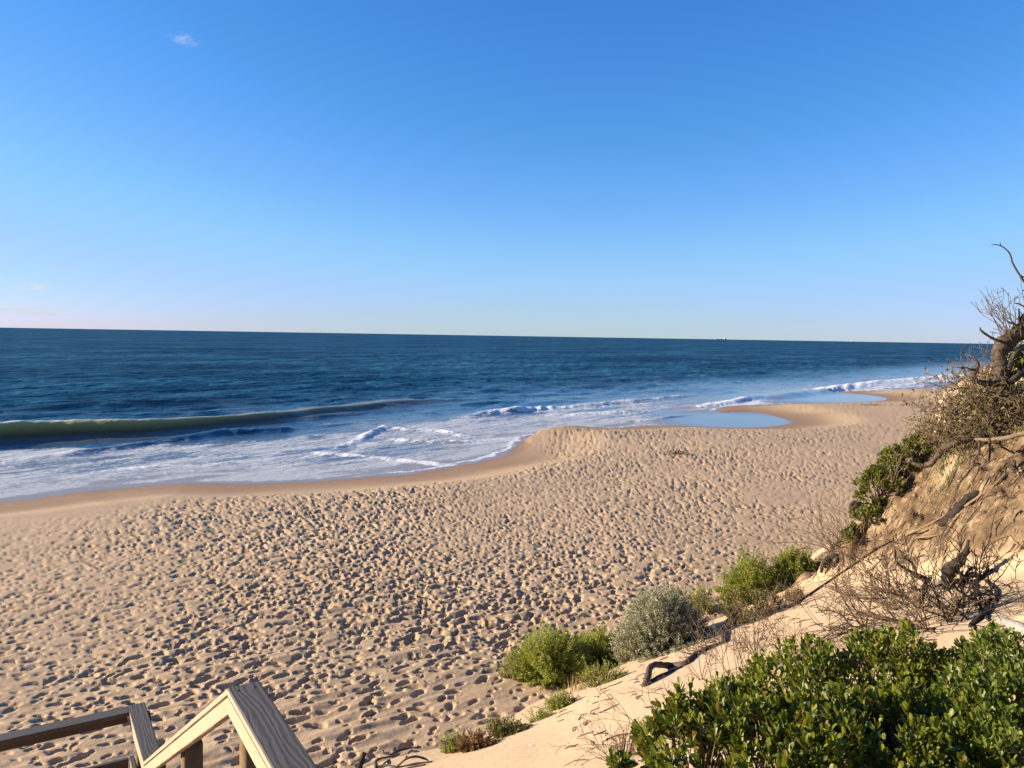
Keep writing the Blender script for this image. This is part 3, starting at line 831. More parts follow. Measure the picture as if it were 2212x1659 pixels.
def build_sea():
    bear = np.concatenate([np.linspace(R(-80), R(-41), 50)[:-1], np.linspace(R(-41), R(41), 900), np.linspace(R(41), R(80), 50)[1:]])
    rad = [30.0]
    while rad[-1] < 90000:
        r = rad[-1]
        rad.append(r + max(0.16, r * r / (FPX * CAM_H) * (0.5 if r < 160 else 0.75 if r < 1000 else 3.0)))
    rad = np.array(rad)
    x, y, F = fan_grid(bear, rad)
    dw, _, _ = dist_polyline(x, y, coast)
    dw = np.where(in_poly(x, y, sea_poly), -dw, dw)
    d = -dw                                   # metres out from the waterline
    r = np.hypot(x, y)
    dpool = np.minimum(np.hypot((x - POOL1[0]), (y - POOL1[1])) / 7.5, np.hypot((x - POOL2[0]) / 1.6, (y - POOL2[1])) / 10)
    calm = 1 - sstep(0.6, 1.7, dpool)
    al, sh = 0.64 * x + 0.77 * y, 0.77 * x - 0.64 * y
    z = 0.012 + 0 * x
    deep = sstep(6, 30, d)
    fade = 1 - sstep(260, 700, r)
    z = z + fade * deep * (0.20 * fbm(al / 9, sh / 3.6, 500, 2) + 0.16 * noise2(al / 3.4, sh / 1.5, 510) + 0.05 * noise2(al / 1.3, sh / 0.6, 520))
    z = z + (1 - calm) * sstep(0.8, 5, d) * (1 - deep) * (0.05 * fbm(al / 2.0, sh / 0.8, 530, 3))
    # general wash: whitish within ~16 m of the shore, patchy beyond
    wash = sstep(0.5, 3.2, d) * (1 - sstep(12, 23, d + 4 * noise2(al / 9, sh / 4, 540)))
    patch = 0.5 + 0.5 * fbm(al / 6.5, sh / 2.0, 545, 3)
    foam = wash * np.clip(0.34 + 0.56 * patch, 0, 0.95)
    thin = (1 - calm) * sstep(-0.6, 0.2, d) * (1 - sstep(3.0, 7.0, d))
    foam = np.maximum(foam, 0.80 * sstep(-0.2, 0.9, d) * (1 - sstep(2.5, 4.5, d)) * (0.75 + 0.5 * noise2(al / 5, sh / 1.2, 547)))
    crest = 0 * x
    foam = foam * (1 - 0.35 * sstep(85, 115, r))
    foam = np.maximum(foam, 0.16 * sstep(8, 14, d) * (1 - sstep(18, 34, d + 6 * noise2(al / 12, sh / 5, 549))) * patch * 1.6)
    # thin bright edge of the running swash
    ragged = d + 0.25 * noise2(al / 1.1, sh / 0.5, 551) + 0.12 * noise2(al / 0.4, sh / 0.3, 552)
    edge = np.exp(-((ragged - 0.28) / 0.26) ** 2) * sstep(0.42, 0.62, 0.66 + 0.4 * noise2(al / 9, sh / 9, 555)) * (1 - calm) * (0.25 + 0.75 * sstep(37, 47, r + 0.6 * x))
    foam = np.maximum(foam, 0.97 * edge)
    silt_glow = 0 * x; face = 0 * x; zb = 0 * x
    for k, b in enumerate(BREAKERS):
        pts = [tuple(p) for p in smooth_line(b['pts'], 4)]
        idx = np.nonzero((r < 330))[0]
        px, py = np.array([p[0] for p in pts]), np.array([p[1] for p in pts])
        m = 9
        bb = (x > px.min() - m) & (x < px.max() + m) & (y > py.min() - m) & (y < py.max() + m)
        idx = np.nonzero(bb)[0]
        X, Y = x[idx], y[idx]
        big_ = b['silt_glow'] > .5
        wx = (0.5 * noise2(X / 6, Y / 6, 600 + k) if big_ else 0.35 * noise2(X / 2.2, Y / 2.2, 600 + k) + 0.15 * noise2(X / 0.7, Y / 0.7, 620 + k))
        wamp = min(1.0, b['front'])
        dd, pa, sd = dist_polyline(X, Y, pts)
        sd_ = dd * sd + wx * wamp           # + is out to sea (left of the line)
        t = np.arange(len(b['h'])) * 4
        A = np.interp(pa, t, b['h']); fo = np.interp(pa, t, b['foam'])
        endf = np.where((pa <= 0) | (pa >= len(pts) - 1), 0.0, 1.0)
        endf = np.where(dd < 0.5, 1, endf)
        prof = np.where(sd_ > 0, np.exp(-(sd_ / b['back']) ** 2), np.exp(-(np.abs(sd_) / b['front']) ** 2.4))
        sc_ = np.hypot(X, Y) / 55
        rag = 1 + (0.07 * noise2(X / 3.5, Y / 3.5, 670 + k) if big_ else 0) + (0.10 if big_ else 0.8) * (0.35 * noise2(X / 0.9 / sc_, Y / 0.9 / sc_, 640 + k) + 0.3 * noise2(X / 0.35 / sc_, Y / 0.35 / sc_, 650 + k)) * fo
        zb[idx] = np.maximum(zb[idx], A * prof * endf * rag)
        top = np.exp(-((sd_ + 0.15 * b['fw']) / b['fw']) ** 2)
        fm = np.where(sd_ > 0, np.exp(-(sd_ / (0.5 * b['fw'])) ** 2), np.exp(-(np.abs(sd_) / (1.15 * b['fw'])) ** 2)) * fo * endf
        fnz = np.clip(0.84 + 0.4 * fbm(X / 1.3, Y / 1.3, 660 + k, 2), 0, 1.15)
        foam[idx] = np.maximum(foam[idx] * (1 - (0.75 if b['silt_glow'] > .5 else 0.3) * prof * endf * np.clip(A, 0, 1)), np.clip(fm * fnz, 0, 1))
        crest[idx] = np.maximum(crest[idx], np.clip(fm * 1.3, 0, 1) * (0.8 + 0.2 * np.clip(A / 0.4, 0, 1)))
        if b['silt_glow'] > 0:
            fs = np.where(sd_ > 0, np.exp(-(sd_ / (0.45 * b['back'])) ** 2), np.exp(-(np.abs(sd_) / (b['front'] * 2.8)) ** 4)) * np.clip(A / 0.9, 0, 1) * endf * b['silt_glow']
            silt_glow[idx] = np.maximum(silt_glow[idx], fs)
            face[idx] = np.maximum(face[idx], prof * np.clip(A / 1.3, 0, 1) ** 0.5)
    z = z * (1 - 0.8 * np.clip(silt_glow, 0, 1)) + zb
    z = np.where(d < 0.6, np.minimum(z, 0.012 + 0.03 * np.maximum(d, 0)), z)
    shallow = (1 - sstep(6, 24, d + 5 * noise2(al / 12, sh / 6, 580)))
    keep = (d > -0.9)[F].any(1)
    op = sstep(14, 60, d)
    chop = sstep(1.0, 9, d) * (1 - calm)
    V = np.stack([x, y, z], 1)
    Fs = F[keep]
    used = np.unique(Fs)
    mp = np.full(len(V), -1, np.int64); mp[used] = np.arange(len(used))
    o = mesh_np('sea_water', V[used], mp[Fs], M_SEA, smooth=True,
                attrs={'foam': (foam * (1 - calm))[used], 'shallow': shallow[used], 'silt_glow': silt_glow[used], 'face': face[used], 'open': op[used], 'chop': chop[used], 'crest': np.maximum(crest, edge)[used], 'thin': thin[used]})
    o['kind'] = 'structure'


build_sea()

# ------------------------------------------------------------------ ships far out
def ship(px, py, dist, length, label, kind):
    x, y = (px - 512) / FPX * dist, dist
    t = thing('cargo_ship', (x, y, 0.0), label, 'ship', 'ships on the horizon')
    L, W = length, length * 0.15
    m = MB()
    prof = [(-.5, .10), (-.44, .5), (-.3, .5), (.30, .5), (.44, .36), (.5, .04)]
    hh = L * 0.055
    V, q = [], []
    for (u, w) in prof:
        zt = hh * (1.25 if u > .4 or u < -.4 else 1.0)
        V += [(u * L, -w * W, -2), (u * L, w * W, -2), (u * L * 1.02, w * W, zt), (u * L * 1.02, -w * W, zt)]
    for i in range(len(prof) - 1):
        a, b2 = i * 4, i * 4 + 4
        q += [(a, a + 1, b2 + 1, b2), (a + 1, a + 2, b2 + 2, b2 + 1), (a + 2, a + 3, b2 + 3, b2 + 2), (a + 3, a, b2, b2 + 3)]
    q += [(3, 2, 1, 0), (20, 21, 22, 23)]
    # bow points left, house at the stern on the right
    V = [(-p[0] + x, p[1] + y, p[2]) for p in V]
    m.add(V, None, q); m.build('hull', M_HULL, t, smooth=False)
    m = MB(); m.box((x + .36 * L, y, hh + L * .045), (L * .12, W * .8, L * .09)); m.box((x + .355 * L, y, hh + L * .098), (L * .09, W * .95, L * .02))
    m.build('deckhouse', M_SHIPWHITE, t, smooth=False)
    m = MB(); m.tube([(x + .43 * L, y, hh), (x + .43 * L, y, hh + L * .10)], [L * .022, L * .018], 8); m.build('funnel', M_HULL, t)
    m = MB(); m.tube([(x - .40 * L, y, hh), (x - .40 * L, y, hh + L * .06)], [L * .008, L * .004], 5); m.build('mast', M_HULL, t)
    if kind == 0:
        m = MB()
        for k in range(5):
            m.box((x + (-.32 + .13 * k) * L, y, hh + L * .008), (L * .09, W * .6, L * .016))
        m.build('hatch_cover', M_HULL, t, smooth=False)


ship(719.5, 339, 15000, 225, 'long low cargo ship with white deckhouse astern, the longer of the two on the horizon', 0)
ship(847.5, 341, 15500, 130, 'short cargo ship with white deckhouse, the smaller of the two on the horizon', 1)

# ------------------------------------------------------------------ timber stair railing
STAIR_F = Vector((math.sin(R(-32.5)), math.cos(R(-32.5)), 0))
STAIR_R = Vector((STAIR_F.y, -STAIR_F.x, 0))


def board(name, p0, p1, right, width, thick, parent, mat=None, drop=0.0, chamfer=0.006):
    """board whose top-left edge runs p0 -> p1, ends cut plumb; local x runs along it so the grain follows"""
    p0, p1 = Vector(p0), Vector(p1)
    along = p1 - p0
    hor = Vector((along.x, along.y, 0)); Lh = hor.length; hx = hor / Lh
    slope = along.z / Lh
    rt = Vector(right)
    V = []
    c = chamfer
    ring = [(0, -c), (c, 0), (width - c, 0), (width, -c), (width, -thick + c), (width - c, -thick), (c, -thick), (0, -thick + c)]
    for X in (0, Lh):
        for (w, h) in ring:
            V.append((X, w, h + X * slope))
    q = [(k, (k + 1) % 8, 8 + (k + 1) % 8, 8 + k) for k in range(8)]
    V = np.array(V)
    me = bpy.data.meshes.new(name)
    me.from_pydata([tuple(v) for v in V], [], [tuple(reversed(f)) for f in q] + [tuple(range(8)), tuple(range(15, 7, -1))])
    me.materials.append(mat or M_TIMBER)
    o = link(bpy.data.objects.new(name, me))
    M = Matrix((hx.to_4d(), (rt).to_4d(), Vector((0, 0, 1, 0)), Vector((0, 0, 0, 1)))).transposed()
    M[3][3] = 1
    for i in range(3): M[3][i] = 0
    M.translation = p0 + Vector((0, 0, drop)) - parent.location
    o.parent = parent
    o.matrix_local = M
    me.update()
    return o


def build_stairs():
    A1 = at(227.0 * 2.16016, 688.0 * 2.16016, 3.40)        # top-left corner at the turn of the upper rail
    A0 = A1 - STAIR_F * 4.4
    f, r = STAIR_F, STAIR_R
    B1 = A1 + f * 2.98 + Vector((0, 0, -1.80))
    C1 = B1 + f * 1.06
    D1 = C1 - r * 3.4
    root = thing('beach_stair', (A1.x, A1.y, land_z(A1.x, A1.y)), 'timber beach stair with weathered grey handrail and pale sunlit sides, at the lower left', 'stair')
    W, T = 0.142, 0.036
    caps = [(A0, A1, W), (A1, B1, W), (B1, C1, W)]
    for p0, p1, w in caps:
        cap = board('cap_board', p0, p1, r, w, T, root)
        side = board('side_rail', p0 + r * 0.003, p1 + r * 0.003, r, 0.044, 0.088, root, drop=-T - 0.002)
        # nails near the ends
        L = (Vector((p1.x, p1.y, 0)) - Vector((p0.x, p0.y, 0))).length
        sl = (p1.z - p0.z) / L
        for X in (0.05, L - 0.05):
            for yv in (0.035, 0.105):
                m = MB(); m.tube([(X, yv, X * sl - .004), (X, yv, X * sl + .0015)], 0.0055, 7)
                nb = m.build('nail', M_NAIL, smooth=False)
                nb.parent = cap
    # far return of the lower landing, butted into its end
    q0 = C1 - f * W
    dcap = board('cap_board', q0 - r * 0.001, D1 - f * W, f, W, T, root, M_TIMBER_SHADED)
    board('side_rail', C1 - r * 0.004 - f * 0.047, D1 - f * 0.047, f, 0.044, 0.10, root, M_TIMBER_SHADED, drop=-T - 0.002)
    # mid rails
    md = Vector((0, 0, -0.47))
    for p0, p1 in ((A0, A1), (A1, B1), (B1, C1)):
        board('mid_rail', p0 + md + r * 0.003, p1 + md + r * 0.003, r, 0.044, 0.095, root)
    board('mid_rail', C1 + md - f * 0.047 - r * 0.004, D1 + md - f * 0.047, f, 0.044, 0.095, root, M_TIMBER_SHADED)

    def post(p, name='post', sz=0.115, drop=T + 0.09):
        c = p + r * (0.049 + sz / 2)
        zg = land_z(c.x, c.y) - 0.5
        m = MB()
        zt = c.z - T - 0.004
        pts = []
        for z in np.linspace(zg, zt, 6):
            pts.append((c.x + 0.002 * math.sin(z * 9), c.y, z))
        # squared log, edges rounded
        a = math.atan2(f.y, f.x)
        V, q = [], []
        ring = [(-.5, -.4), (-.4, -.5), (.4, -.5), (.5, -.4), (.5, .4), (.4, .5), (-.4, .5), (-.5, .4)]
        for (X, Y, Z) in pts:
            for (u, w) in ring:
                pnt = Vector((X, Y, Z)) + f * (u * sz) + r * (w * sz)
                V.append(tuple(pnt))
        for i in range(5):
            for k in range(8):
                q.append((i * 8 + k, i * 8 + (k + 1) % 8, i * 8 + 8 + (k + 1) % 8, i * 8 + 8 + k))
        m.add(V, [(40, 40 + k, 41 + k) for k in range(1, 7)], q)
        m.build(name, M_POST, root, smooth=False)
    Z = Vector((0, 0, 1))
    post(A1 - f * 0.055)
    post(A1 - f * 1.9)
    post(A1 - f * 3.8)
    post(A1 + f * 1.5 + Z * (-0.906 - 0.03))
    post(B1 + f * 0.06)
    post(C1 - f * 0.16)
    post(C1 - f * 0.10 - r * 1.75)
    post(C1 - f * 0.10 - r * 3.3)
    # the stair itself: landings and treads below the rail
    st = root
    deck_top = A1 + Vector((0, 0, -1.02))
    n = 10
    for k in range(24):
        c = deck_top - f * (0.1 + 0.145 * k) - r * 0.62
        m = MB(); M = Matrix.Translation(c) @ Matrix(((r.x, f.x, 0, 0), (r.y, f.y, 0, 0), (0, 0, 1, 0), (0, 0, 0, 1)))
        m.box((0, 0, 0), (1.24, 0.138, 0.04), M); m.build('plank', M_TIMBER, st, smooth=False)
    for k in range(1, n):
        c = deck_top + f * (0.298 * k - 0.15) - r * 0.62 + Vector((0, 0, -0.18 * k))
        m = MB(); M = Matrix.Translation(c) @ Matrix(((r.x, f.x, 0, 0), (r.y, f.y, 0, 0), (0, 0, 1, 0), (0, 0, 0, 1)))
        m.box((0, 0, 0), (1.24, 0.27, 0.045), M); m.build('tread', M_TIMBER, st, smooth=False)
    for k in range(8):
        c = B1 + Vector((0, 0, -1.02)) + f * (0.06 + 0.145 * k) - r * 1.6
        m = MB(); M = Matrix.Translation(c) @ Matrix(((r.x, f.x, 0, 0), (r.y, f.y, 0, 0), (0, 0, 1, 0), (0, 0, 0, 1)))
        m.box((0, 0, 0), (3.2, 0.138, 0.04), M); m.build('plank', M_TIMBER, st, smooth=False)
    for sgn in (0.05, 1.18):
        board('stringer', deck_top - r * sgn + Vector((0, 0, -.03)), B1 + Vector((0, 0, -1.05)) - r * sgn, r, 0.05, 0.24, st)


build_stairs()

# ------------------------------------------------------------------ twigs and branches
def rv(s=1.0):
    return Vector((rnd.uniform(-s, s), rnd.uniform(-s, s), rnd.uniform(-s, s)))


def grow(mb, p, d, length, r, depth, wander=0.35, rise=0.0, kids=(2, 4), spread=0.8, sides=4, tips=None, curl=0.0, rmin=0.0022):
    """one crooked twig with side twigs"""
    n = max(3, int(4 + length * 6)) if length < 1.2 else 10
    d = Vector(d).normalized(); p = Vector(p)
    pts, rad = [p.copy()], [r]
    ax = rv().normalized()
    for i in range(n):
        d = (d + rv(wander * 0.6) + Vector((0, 0, rise)) + ax.cross(d) * curl).normalized()
        p = p + d * (length / n)
        pts.append(p.copy()); rad.append(max(rmin, r * (1 - 0.75 * (i + 1) / n)))
    mb.tube(pts, rad, sides)
    if tips is not None: tips.append((pts[-1], d.copy()))
    if depth > 0:
        for k in range(rnd.randint(*kids)):
            i = rnd.randint(max(1, n // 4), n)
            dd = (pts[i] - pts[i - 1]).normalized()
            grow(mb, pts[i], dd + rv(spread), length * rnd.uniform(0.35, 0.65), max(rmin, rad[i] * 0.65), depth - 1, wander, rise, kids, spread, 3, tips, curl, rmin)


def lay(points, lift=0.0):
    """picture points dropped onto the sand"""
    return [hit(u, v) + Vector((0, 0, lift)) for u, v in points]


def branch_on_path(mb, uv, depth, rpx, sides=8, sub=4, wob=0.12, dz=None):
    """a limb along picture points at one depth (or depth per point)"""
    P = []
    for i, (u, v) in enumerate(uv):
        dd = depth[i] if hasattr(depth, '__len__') else depth
        P.append(at(u, v, dd))
    P = smooth_line([tuple(p) for p in P], sub)
    rr = np.interp(np.linspace(0, len(uv) - 1, len(P)), range(len(uv)), rpx)
    dm = np.interp(np.linspace(0, len(uv) - 1, len(P)), range(len(uv)), depth if hasattr(depth, '__len__') else [depth] * len(uv))
    mb.tube(P, [px2m(a, b) for a, b in zip(rr, dm)], sides, wob)
    return [Vector(p) for p in P]


# ------------------------------------------------------------------ shrubs with many upright leafy sprigs
def sprig_shrub(name, label, u0, u1, v0, v1, mat, leaf=0.035, tpl=LEAF_SMALL, sprigs=260, per=26, depth=None, base=None, dense=0.45, upright=0.6, cat='shrub', group=None, stem_mat=None, flat=0.9, lean=0.0, bare=0.35, rough=0.24):
    um = (u0 + u1) / 2
    if base is None: base = hit(um, v1 - (v1 - v0) * 0.06)
    d = depth or depth_of(base)
    w, h = px2m(u1 - u0, d) / 2 * 1.28, px2m(v1 - v0, d) * 0.98
    t = thing(name, base, label, cat, group)
    B = np.array(base)
    n = sprigs
    az = rng.uniform(0, 2 * math.pi, n); el = np.arcsin(rng.uniform(0.02, 1.0, n) ** 0.85)
    rr = rng.uniform(1 - rough * 1.1, 1.06, n) * (1 + rough * noise2(np.cos(az) * 2 + el, np.sin(az) * 2 + el * 2, hash(label) % 97))
    tip = np.stack([np.cos(az) * np.cos(el) * w * rr, np.sin(az) * np.cos(el) * w * flat * rr, (np.sin(el) * h * rr)], 1)
    tip[:, 0] += lean * tip[:, 2]
    root = tip * np.array([0.42, 0.42, 0.05]) + rng.normal(size=(n, 3)) * np.array([.05, .05, 0]) * w
    root[:, 2] = np.minimum(root[:, 2], tip[:, 2] * 0.3)
    gz = land((B[0] + root[:, 0]), (B[1] + root[:, 1]))[0] - B[2]
    root[:, 2] = np.maximum(gz, gz * 0 + -1.0) - 0.02
    gt = land((B[0] + tip[:, 0]), (B[1] + tip[:, 1]))[0] - B[2]
    tip[:, 2] = np.maximum(tip[:, 2], gt + 0.04)
    mid = root * 0.5 + tip * 0.5; mid[:, 2] = root[:, 2] * (1 - upright) * .5 + tip[:, 2] * (0.5 + 0.12 * upright); mid[:, :2] = root[:, :2] * (0.5 + .25 * upright) + tip[:, :2] * (0.5 - .25 * upright)
    mb = MB()
    for i in range(n):
        mb.tube([root[i] + B, mid[i] + B, tip[i] + B], [0.006, 0.0045, 0.002], 3)
    mb.build('stem', stem_mat or M_STEM, t)
    k = per
    tt = bare + (1 - bare) * rng.uniform(0, 1, (n, k)) ** (1 - dense * 0.5)
    a, b_, c = root[:, None], mid[:, None], tip[:, None]
    T = tt[..., None]
    P = (1 - T) ** 2 * a + 2 * T * (1 - T) * b_ + T * T * c
    D = 2 * (1 - T) * (b_ - a) + 2 * T * (c - b_)
    D = D / (np.linalg.norm(D, axis=2, keepdims=True) + 1e-9)
    P = P.reshape(-1, 3); D = D.reshape(-1, 3)
    rd = rand_dirs(len(P))
    y = D * 0.75 + rd * 0.85
    P = P + rd * leaf * 0.3
    up = rand_dirs(len(P)) + np.array([0, 0, 1.0])
    V, F = leaf_soup(tpl, P + B, y, up, leaf * rng.uniform(0.6, 1.25, len(P)))
    fo = mesh_np('foliage', V, F, mat, t, loc=tuple(base))
    fo['kind'] = 'stuff'
    return t


# ------------------------------------------------------------------ big-leaved shrubs close by: rosettes of spoon leaves
_leaf_me = {}


def leaf_mesh(mat, tpl=LEAF_SPOON):
    k = mat.name
    if k not in _leaf_me:
        me = bpy.data.meshes.new('leaf')
        me.from_pydata([tuple(v) for v in tpl[0]], [], [tuple(int(i) for i in f) for f in tpl[1]])
        me.materials.append(mat)
        me.polygons.foreach_set('use_smooth', np.ones(len(me.polygons), bool))
        _leaf_me[k] = me
    return _leaf_me[k]


def rosette_shrub(name, label, blobs, shoots, mat, leaf=0.05, per=9, single=300, cat='shrub', base=None, twig_n=160, group=None, gap=0.6):
    C = np.array([list(b[0]) for b in blobs]); Rd = np.array([b[1] for b in blobs])
    if base is None:
        g = C[:, :2].mean(0); base = Vector((g[0], g[1], land_z(*g)))
    t = thing(name, base, label, cat, group)
    wts = (Rd[:, 0] * Rd[:, 1] + Rd[:, 0] * Rd[:, 2]); wts = wts / wts.sum()
    which = rng.choice(len(blobs), shoots * 2, p=wts)
    d = rand_dirs(shoots * 2); d[:, 2] = np.abs(d[:, 2]) * 1.0 - 0.12
    d /= np.linalg.norm(d, axis=1, keepdims=True)
    lump = 1 + 0.24 * noise2(d[:, 0] * 3 + which * 5, d[:, 1] * 3 + d[:, 2] * 2, 801) + 0.08 * noise2(d[:, 0] * 7, d[:, 2] * 7 + which, 805)
    depthf = 1 - 0.38 * rng.uniform(0, 1, shoots * 2) ** 2.2
    P = C[which] + d * Rd[which] * (lump * depthf)[:, None]
    ins = np.zeros(len(P), bool)
    for c, r_ in zip(C, Rd):
        ins |= ((((P - c) / (r_ * 0.72)) ** 2).sum(1) < 1)
    gz = land(P[:, 0], P[:, 1])[0]
    gapn = fbm(P[:, 0] * 3.1 + P[:, 2] * 2, P[:, 1] * 3.1 - P[:, 2], 811, 2)
    ok = (~ins) & (P[:, 2] > gz + 0.05) & (gapn > -0.55 + gap * 0.8 * rng.uniform(0, 1, len(P)))
    P, d = P[ok][:shoots], d[ok][:shoots]
    n = len(P)
    ax = d * 0.8 + np.array([0, 0, 0.75]) + rng.normal(size=(n, 3)) * 0.25
    ax /= np.linalg.norm(ax, axis=1, keepdims=True)
    x, yv, zv = frames(ax, rand_dirs(n))
    k = per
    ang = (np.arange(k)[None] * 2.4 + rng.uniform(0, 6.28, (n, 1)))
    lev = np.linspace(0, 1, k)[None] + rng.uniform(-.08, .08, (n, k))
    open_ = 1.15 - 0.75 * lev
    radial = np.cos(ang)[..., None] * x[:, None] + np.sin(ang)[..., None] * zv[:, None]
    ydir = radial * open_[..., None] * 0.85 + ax[:, None] * (1.25 - 0.5 * open_)[..., None] + rng.normal(size=(n, k, 3)) * 0.2
    pos = P[:, None] + ax[:, None] * ((lev - 0.8) * leaf * 1.5)[..., None] + radial * leaf * 0.08
    up = ax[:, None] - radial * 0.5 + rng.normal(size=(n, k, 3)) * 0.25
    size = leaf * (0.62 + 0.5 * (1 - np.abs(lev - 0.4))) * rng.uniform(0.6, 1.3, (n, k)) * rng.uniform(0.75, 1.15, (n, 1))
    pos, ydir, up, size = [a.reshape(-1, 3) if a.ndim == 3 else a.ravel() for a in (pos, ydir, up, size)]
    Dv = np.linalg.norm(pos - np.array([0, 0, CAM_H]), axis=1)
    # in front, within the view
    inv = CAM_M.inverted(); iv = np.array(inv)
    cp = pos @ iv[:3, :3].T + iv[:3, 3]
    sx, sy = cp[:, 0] / -cp[:, 2] * FPX, cp[:, 1] / -cp[:, 2] * FPX
    vis = (np.abs(sx) < 508) & (np.abs(sy) < 380) & (cp[:, 2] < -0.5)
    outer = np.repeat(((d * (np.array([0, 0, CAM_H]) - P)).sum(1) > 0), k)
    score = size / Dv * (1 + 0.5 * outer) * np.where(vis, 1, 0)
    idx = np.argsort(-score)[:single]
    rest = np.ones(len(pos), bool); rest[idx] = False
    V, F = leaf_soup(LEAF_SPOON, pos[rest], ydir[rest], up[rest], size[rest])
    fo = mesh_np('foliage', V, F, mat, t, loc=tuple(base), smooth=True); fo['kind'] = 'stuff'
    X, Y, Zz = frames(ydir, up)
    me = leaf_mesh(mat)
    bl = np.array(base)
    for i in idx:
        o = bpy.data.objects.new('leaf', me)
        s = float(size[i])
        M = Matrix(((X[i][0] * s, Y[i][0] * s, Zz[i][0] * s, pos[i][0] - bl[0]), (X[i][1] * s, Y[i][1] * s, Zz[i][1] * s, pos[i][1] - bl[1]),
                    (X[i][2] * s, Y[i][2] * s, Zz[i][2] * s, pos[i][2] - bl[2]), (0, 0, 0, 1)))
        o.parent = t
        o.matrix_basis = M
        COL.objects.link(o)
    # woody stems reaching the shoots
    mb = MB()
    sel = rng.choice(n, min(twig_n, n), replace=False)
    for i in sel:
        b = which[ok][:shoots][i]
        c0 = Vector((C[b][0] + rnd.uniform(-.3, .3) * Rd[b][0], C[b][1] + rnd.uniform(-.3, .3) * Rd[b][1], 0)); c0.z = land_z(c0.x, c0.y)
        e = Vector(P[i] - ax[i] * leaf)
        m1 = c0.lerp(e, 0.45) + Vector((rnd.uniform(-.08, .08), rnd.uniform(-.08, .08), 0.10))
        m2 = c0.lerp(e, 0.8) + rv(0.05)
        mb.tube(smooth_line([tuple(c0), tuple(m1), tuple(m2), tuple(e)], 2), [0.011, 0.009, 0.008, 0.007, 0.006, 0.004, 0.003], 4)
    mb.build('stem', M_TWIG, t)
    return t


def blob(u, v, d, ru, rv_, rd=None):
    r_ = px2m(ru, d)
    return (at(u, v, d), np.array([r_, (rd if rd else r_), px2m(rv_, d)]))


rosette_shrub('glossy_leaved_shrub', 'large dark green shrub of glossy spoon-shaped leaves filling the lower right corner',
              [blob(1500, 1640, 4.1, 105, 115, .45), blob(1610, 1612, 4.6, 140, 108, .5), blob(1785, 1543, 5.0, 165, 112, .6), blob(1945, 1514, 5.1, 150, 110, .6),
               blob(1700, 1680, 3.9, 250, 120, .6), blob(1950, 1660, 4.0, 200, 130, .6)],
              2700, M_GLOSSY, 0.054, 9, twig_n=420)
rosette_shrub('glossy_leaved_shrub', 'paler green leafy shrub at the right edge, beside the large dark glossy shrub',
              [blob(2160, 1575, 4.4, 130, 140, .5), blob(2260, 1520, 4.9, 150, 132, .6), blob(2180, 1690, 3.8, 140, 120, .5)],
              1100, M_GLOSSY2, 0.050, 9, twig_n=120)

# shrubs along the foot of the dune
SH = [
    ('sea_spray_shrub', 'broad yellow-green shrub on the sand at the dune foot, left of the silver-grey bush', 1115, 1264, 1360, 1468, M_LIME, .050, LEAF_SMALL, 560, 44, .7),
    ('sea_spray_shrub', 'small low green sprig at the left end of the dune-foot shrubs', 1080, 1150, 1404, 1466, M_GREEN, .045, LEAF_SMALL, 90, 24, .5),
    ('sea_spray_shrub', 'rounded yellow-green shrub tucked between the broad shrub and the silver-grey bush', 1243, 1342, 1358, 1440, M_LIME, .050, LEAF_SMALL, 420, 40, .8),
    ('saltbush', 'big domed silver-grey bush at the dune foot', 1345, 1518, 1272, 1412, M_GREY, .040, LEAF_SMALL, 1300, 52, .5),
    ('saltbush', 'small silver-grey sprig leaning out in front of the big grey bush', 1424, 1468, 1364, 1404, M_GREY, .036, LEAF_SMALL, 90, 26, .5),
    ('saltbush', 'little silver-grey plant low at the left side of the big grey bush', 1328, 1392, 1366, 1430, M_GREY, .036, LEAF_SMALL, 140, 26, .5),
    ('sea_spray_shrub', 'small bright green plant peeping out behind the silver-grey bush', 1486, 1545, 1268, 1320, M_GREEN, .045, LEAF_SMALL, 110, 24, .6),
    ('sea_spray_shrub', 'tall many-stemmed green shrub on the sand, the broader one beyond the grey bush', 1560, 1690, 1202, 1302, M_GREEN, .058, LEAF_SMALL, 480, 42, .95),
    ('sea_spray_shrub', 'upright green shrub beside the scarp, farthest along the dune foot', 1678, 1756, 1182, 1262, M_GREEN, .058, LEAF_SMALL, 320, 42, .95),
]
for nm, lb, u0, u1, v0, v1, mt, lf, tp, ns, per, upr in SH:
    sprig_shrub(nm, lb, u0, u1, v0, v1, mt, lf, tp, ns, per, upright=upr, rough=0.12 if mt is M_GREY else 0.24, group='shrubs along the foot of the dune')

pb = hit(1620, 1338)
dpb = depth_of(pb)
rosette_shrub('dune_shrub', 'low olive-green shrub of small round leaves above the bleached twig tangle',
              [blob(1595, 1310, dpb, 42, 30), blob(1650, 1306, dpb, 44, 28), blob(1610, 1332, dpb - .2, 36, 22)], 420, M_OLIVE, 0.050, 7, single=0, twig_n=60)

# green bushes on the scarp edge
p = hit(1905, 1075); d = depth_of(p)
rosette_shrub('dune_shrub', 'dense green leafy bush hanging on the upper scarp edge below the gnarled tree',
              [blob(1905, 1045, d, 44, 42), blob(1945, 1000, d, 40, 36), blob(1885, 1075, d, 30, 24), blob(1985, 970, d, 30, 30)], 760, M_SCRUB, 0.078, 8, single=0, twig_n=70)
p = hit(1872, 1140); d = depth_of(p)
rosette_shrub('dune_shrub', 'small green plant on the scarp lip just above the dead stump', [blob(1872, 1118, d, 30, 22), blob(1900, 1100, d, 20, 20)], 170, M_SCRUB, 0.075, 8, single=0, twig_n=24)
p = hit(1850, 1165); d = depth_of(p)
rosette_shrub('dune_shrub', 'small green plant trailing down the scarp lip below the dead stump', [blob(1846, 1160, d, 22, 26)], 130, M_SCRUB, 0.075, 8, single=0, twig_n=20)


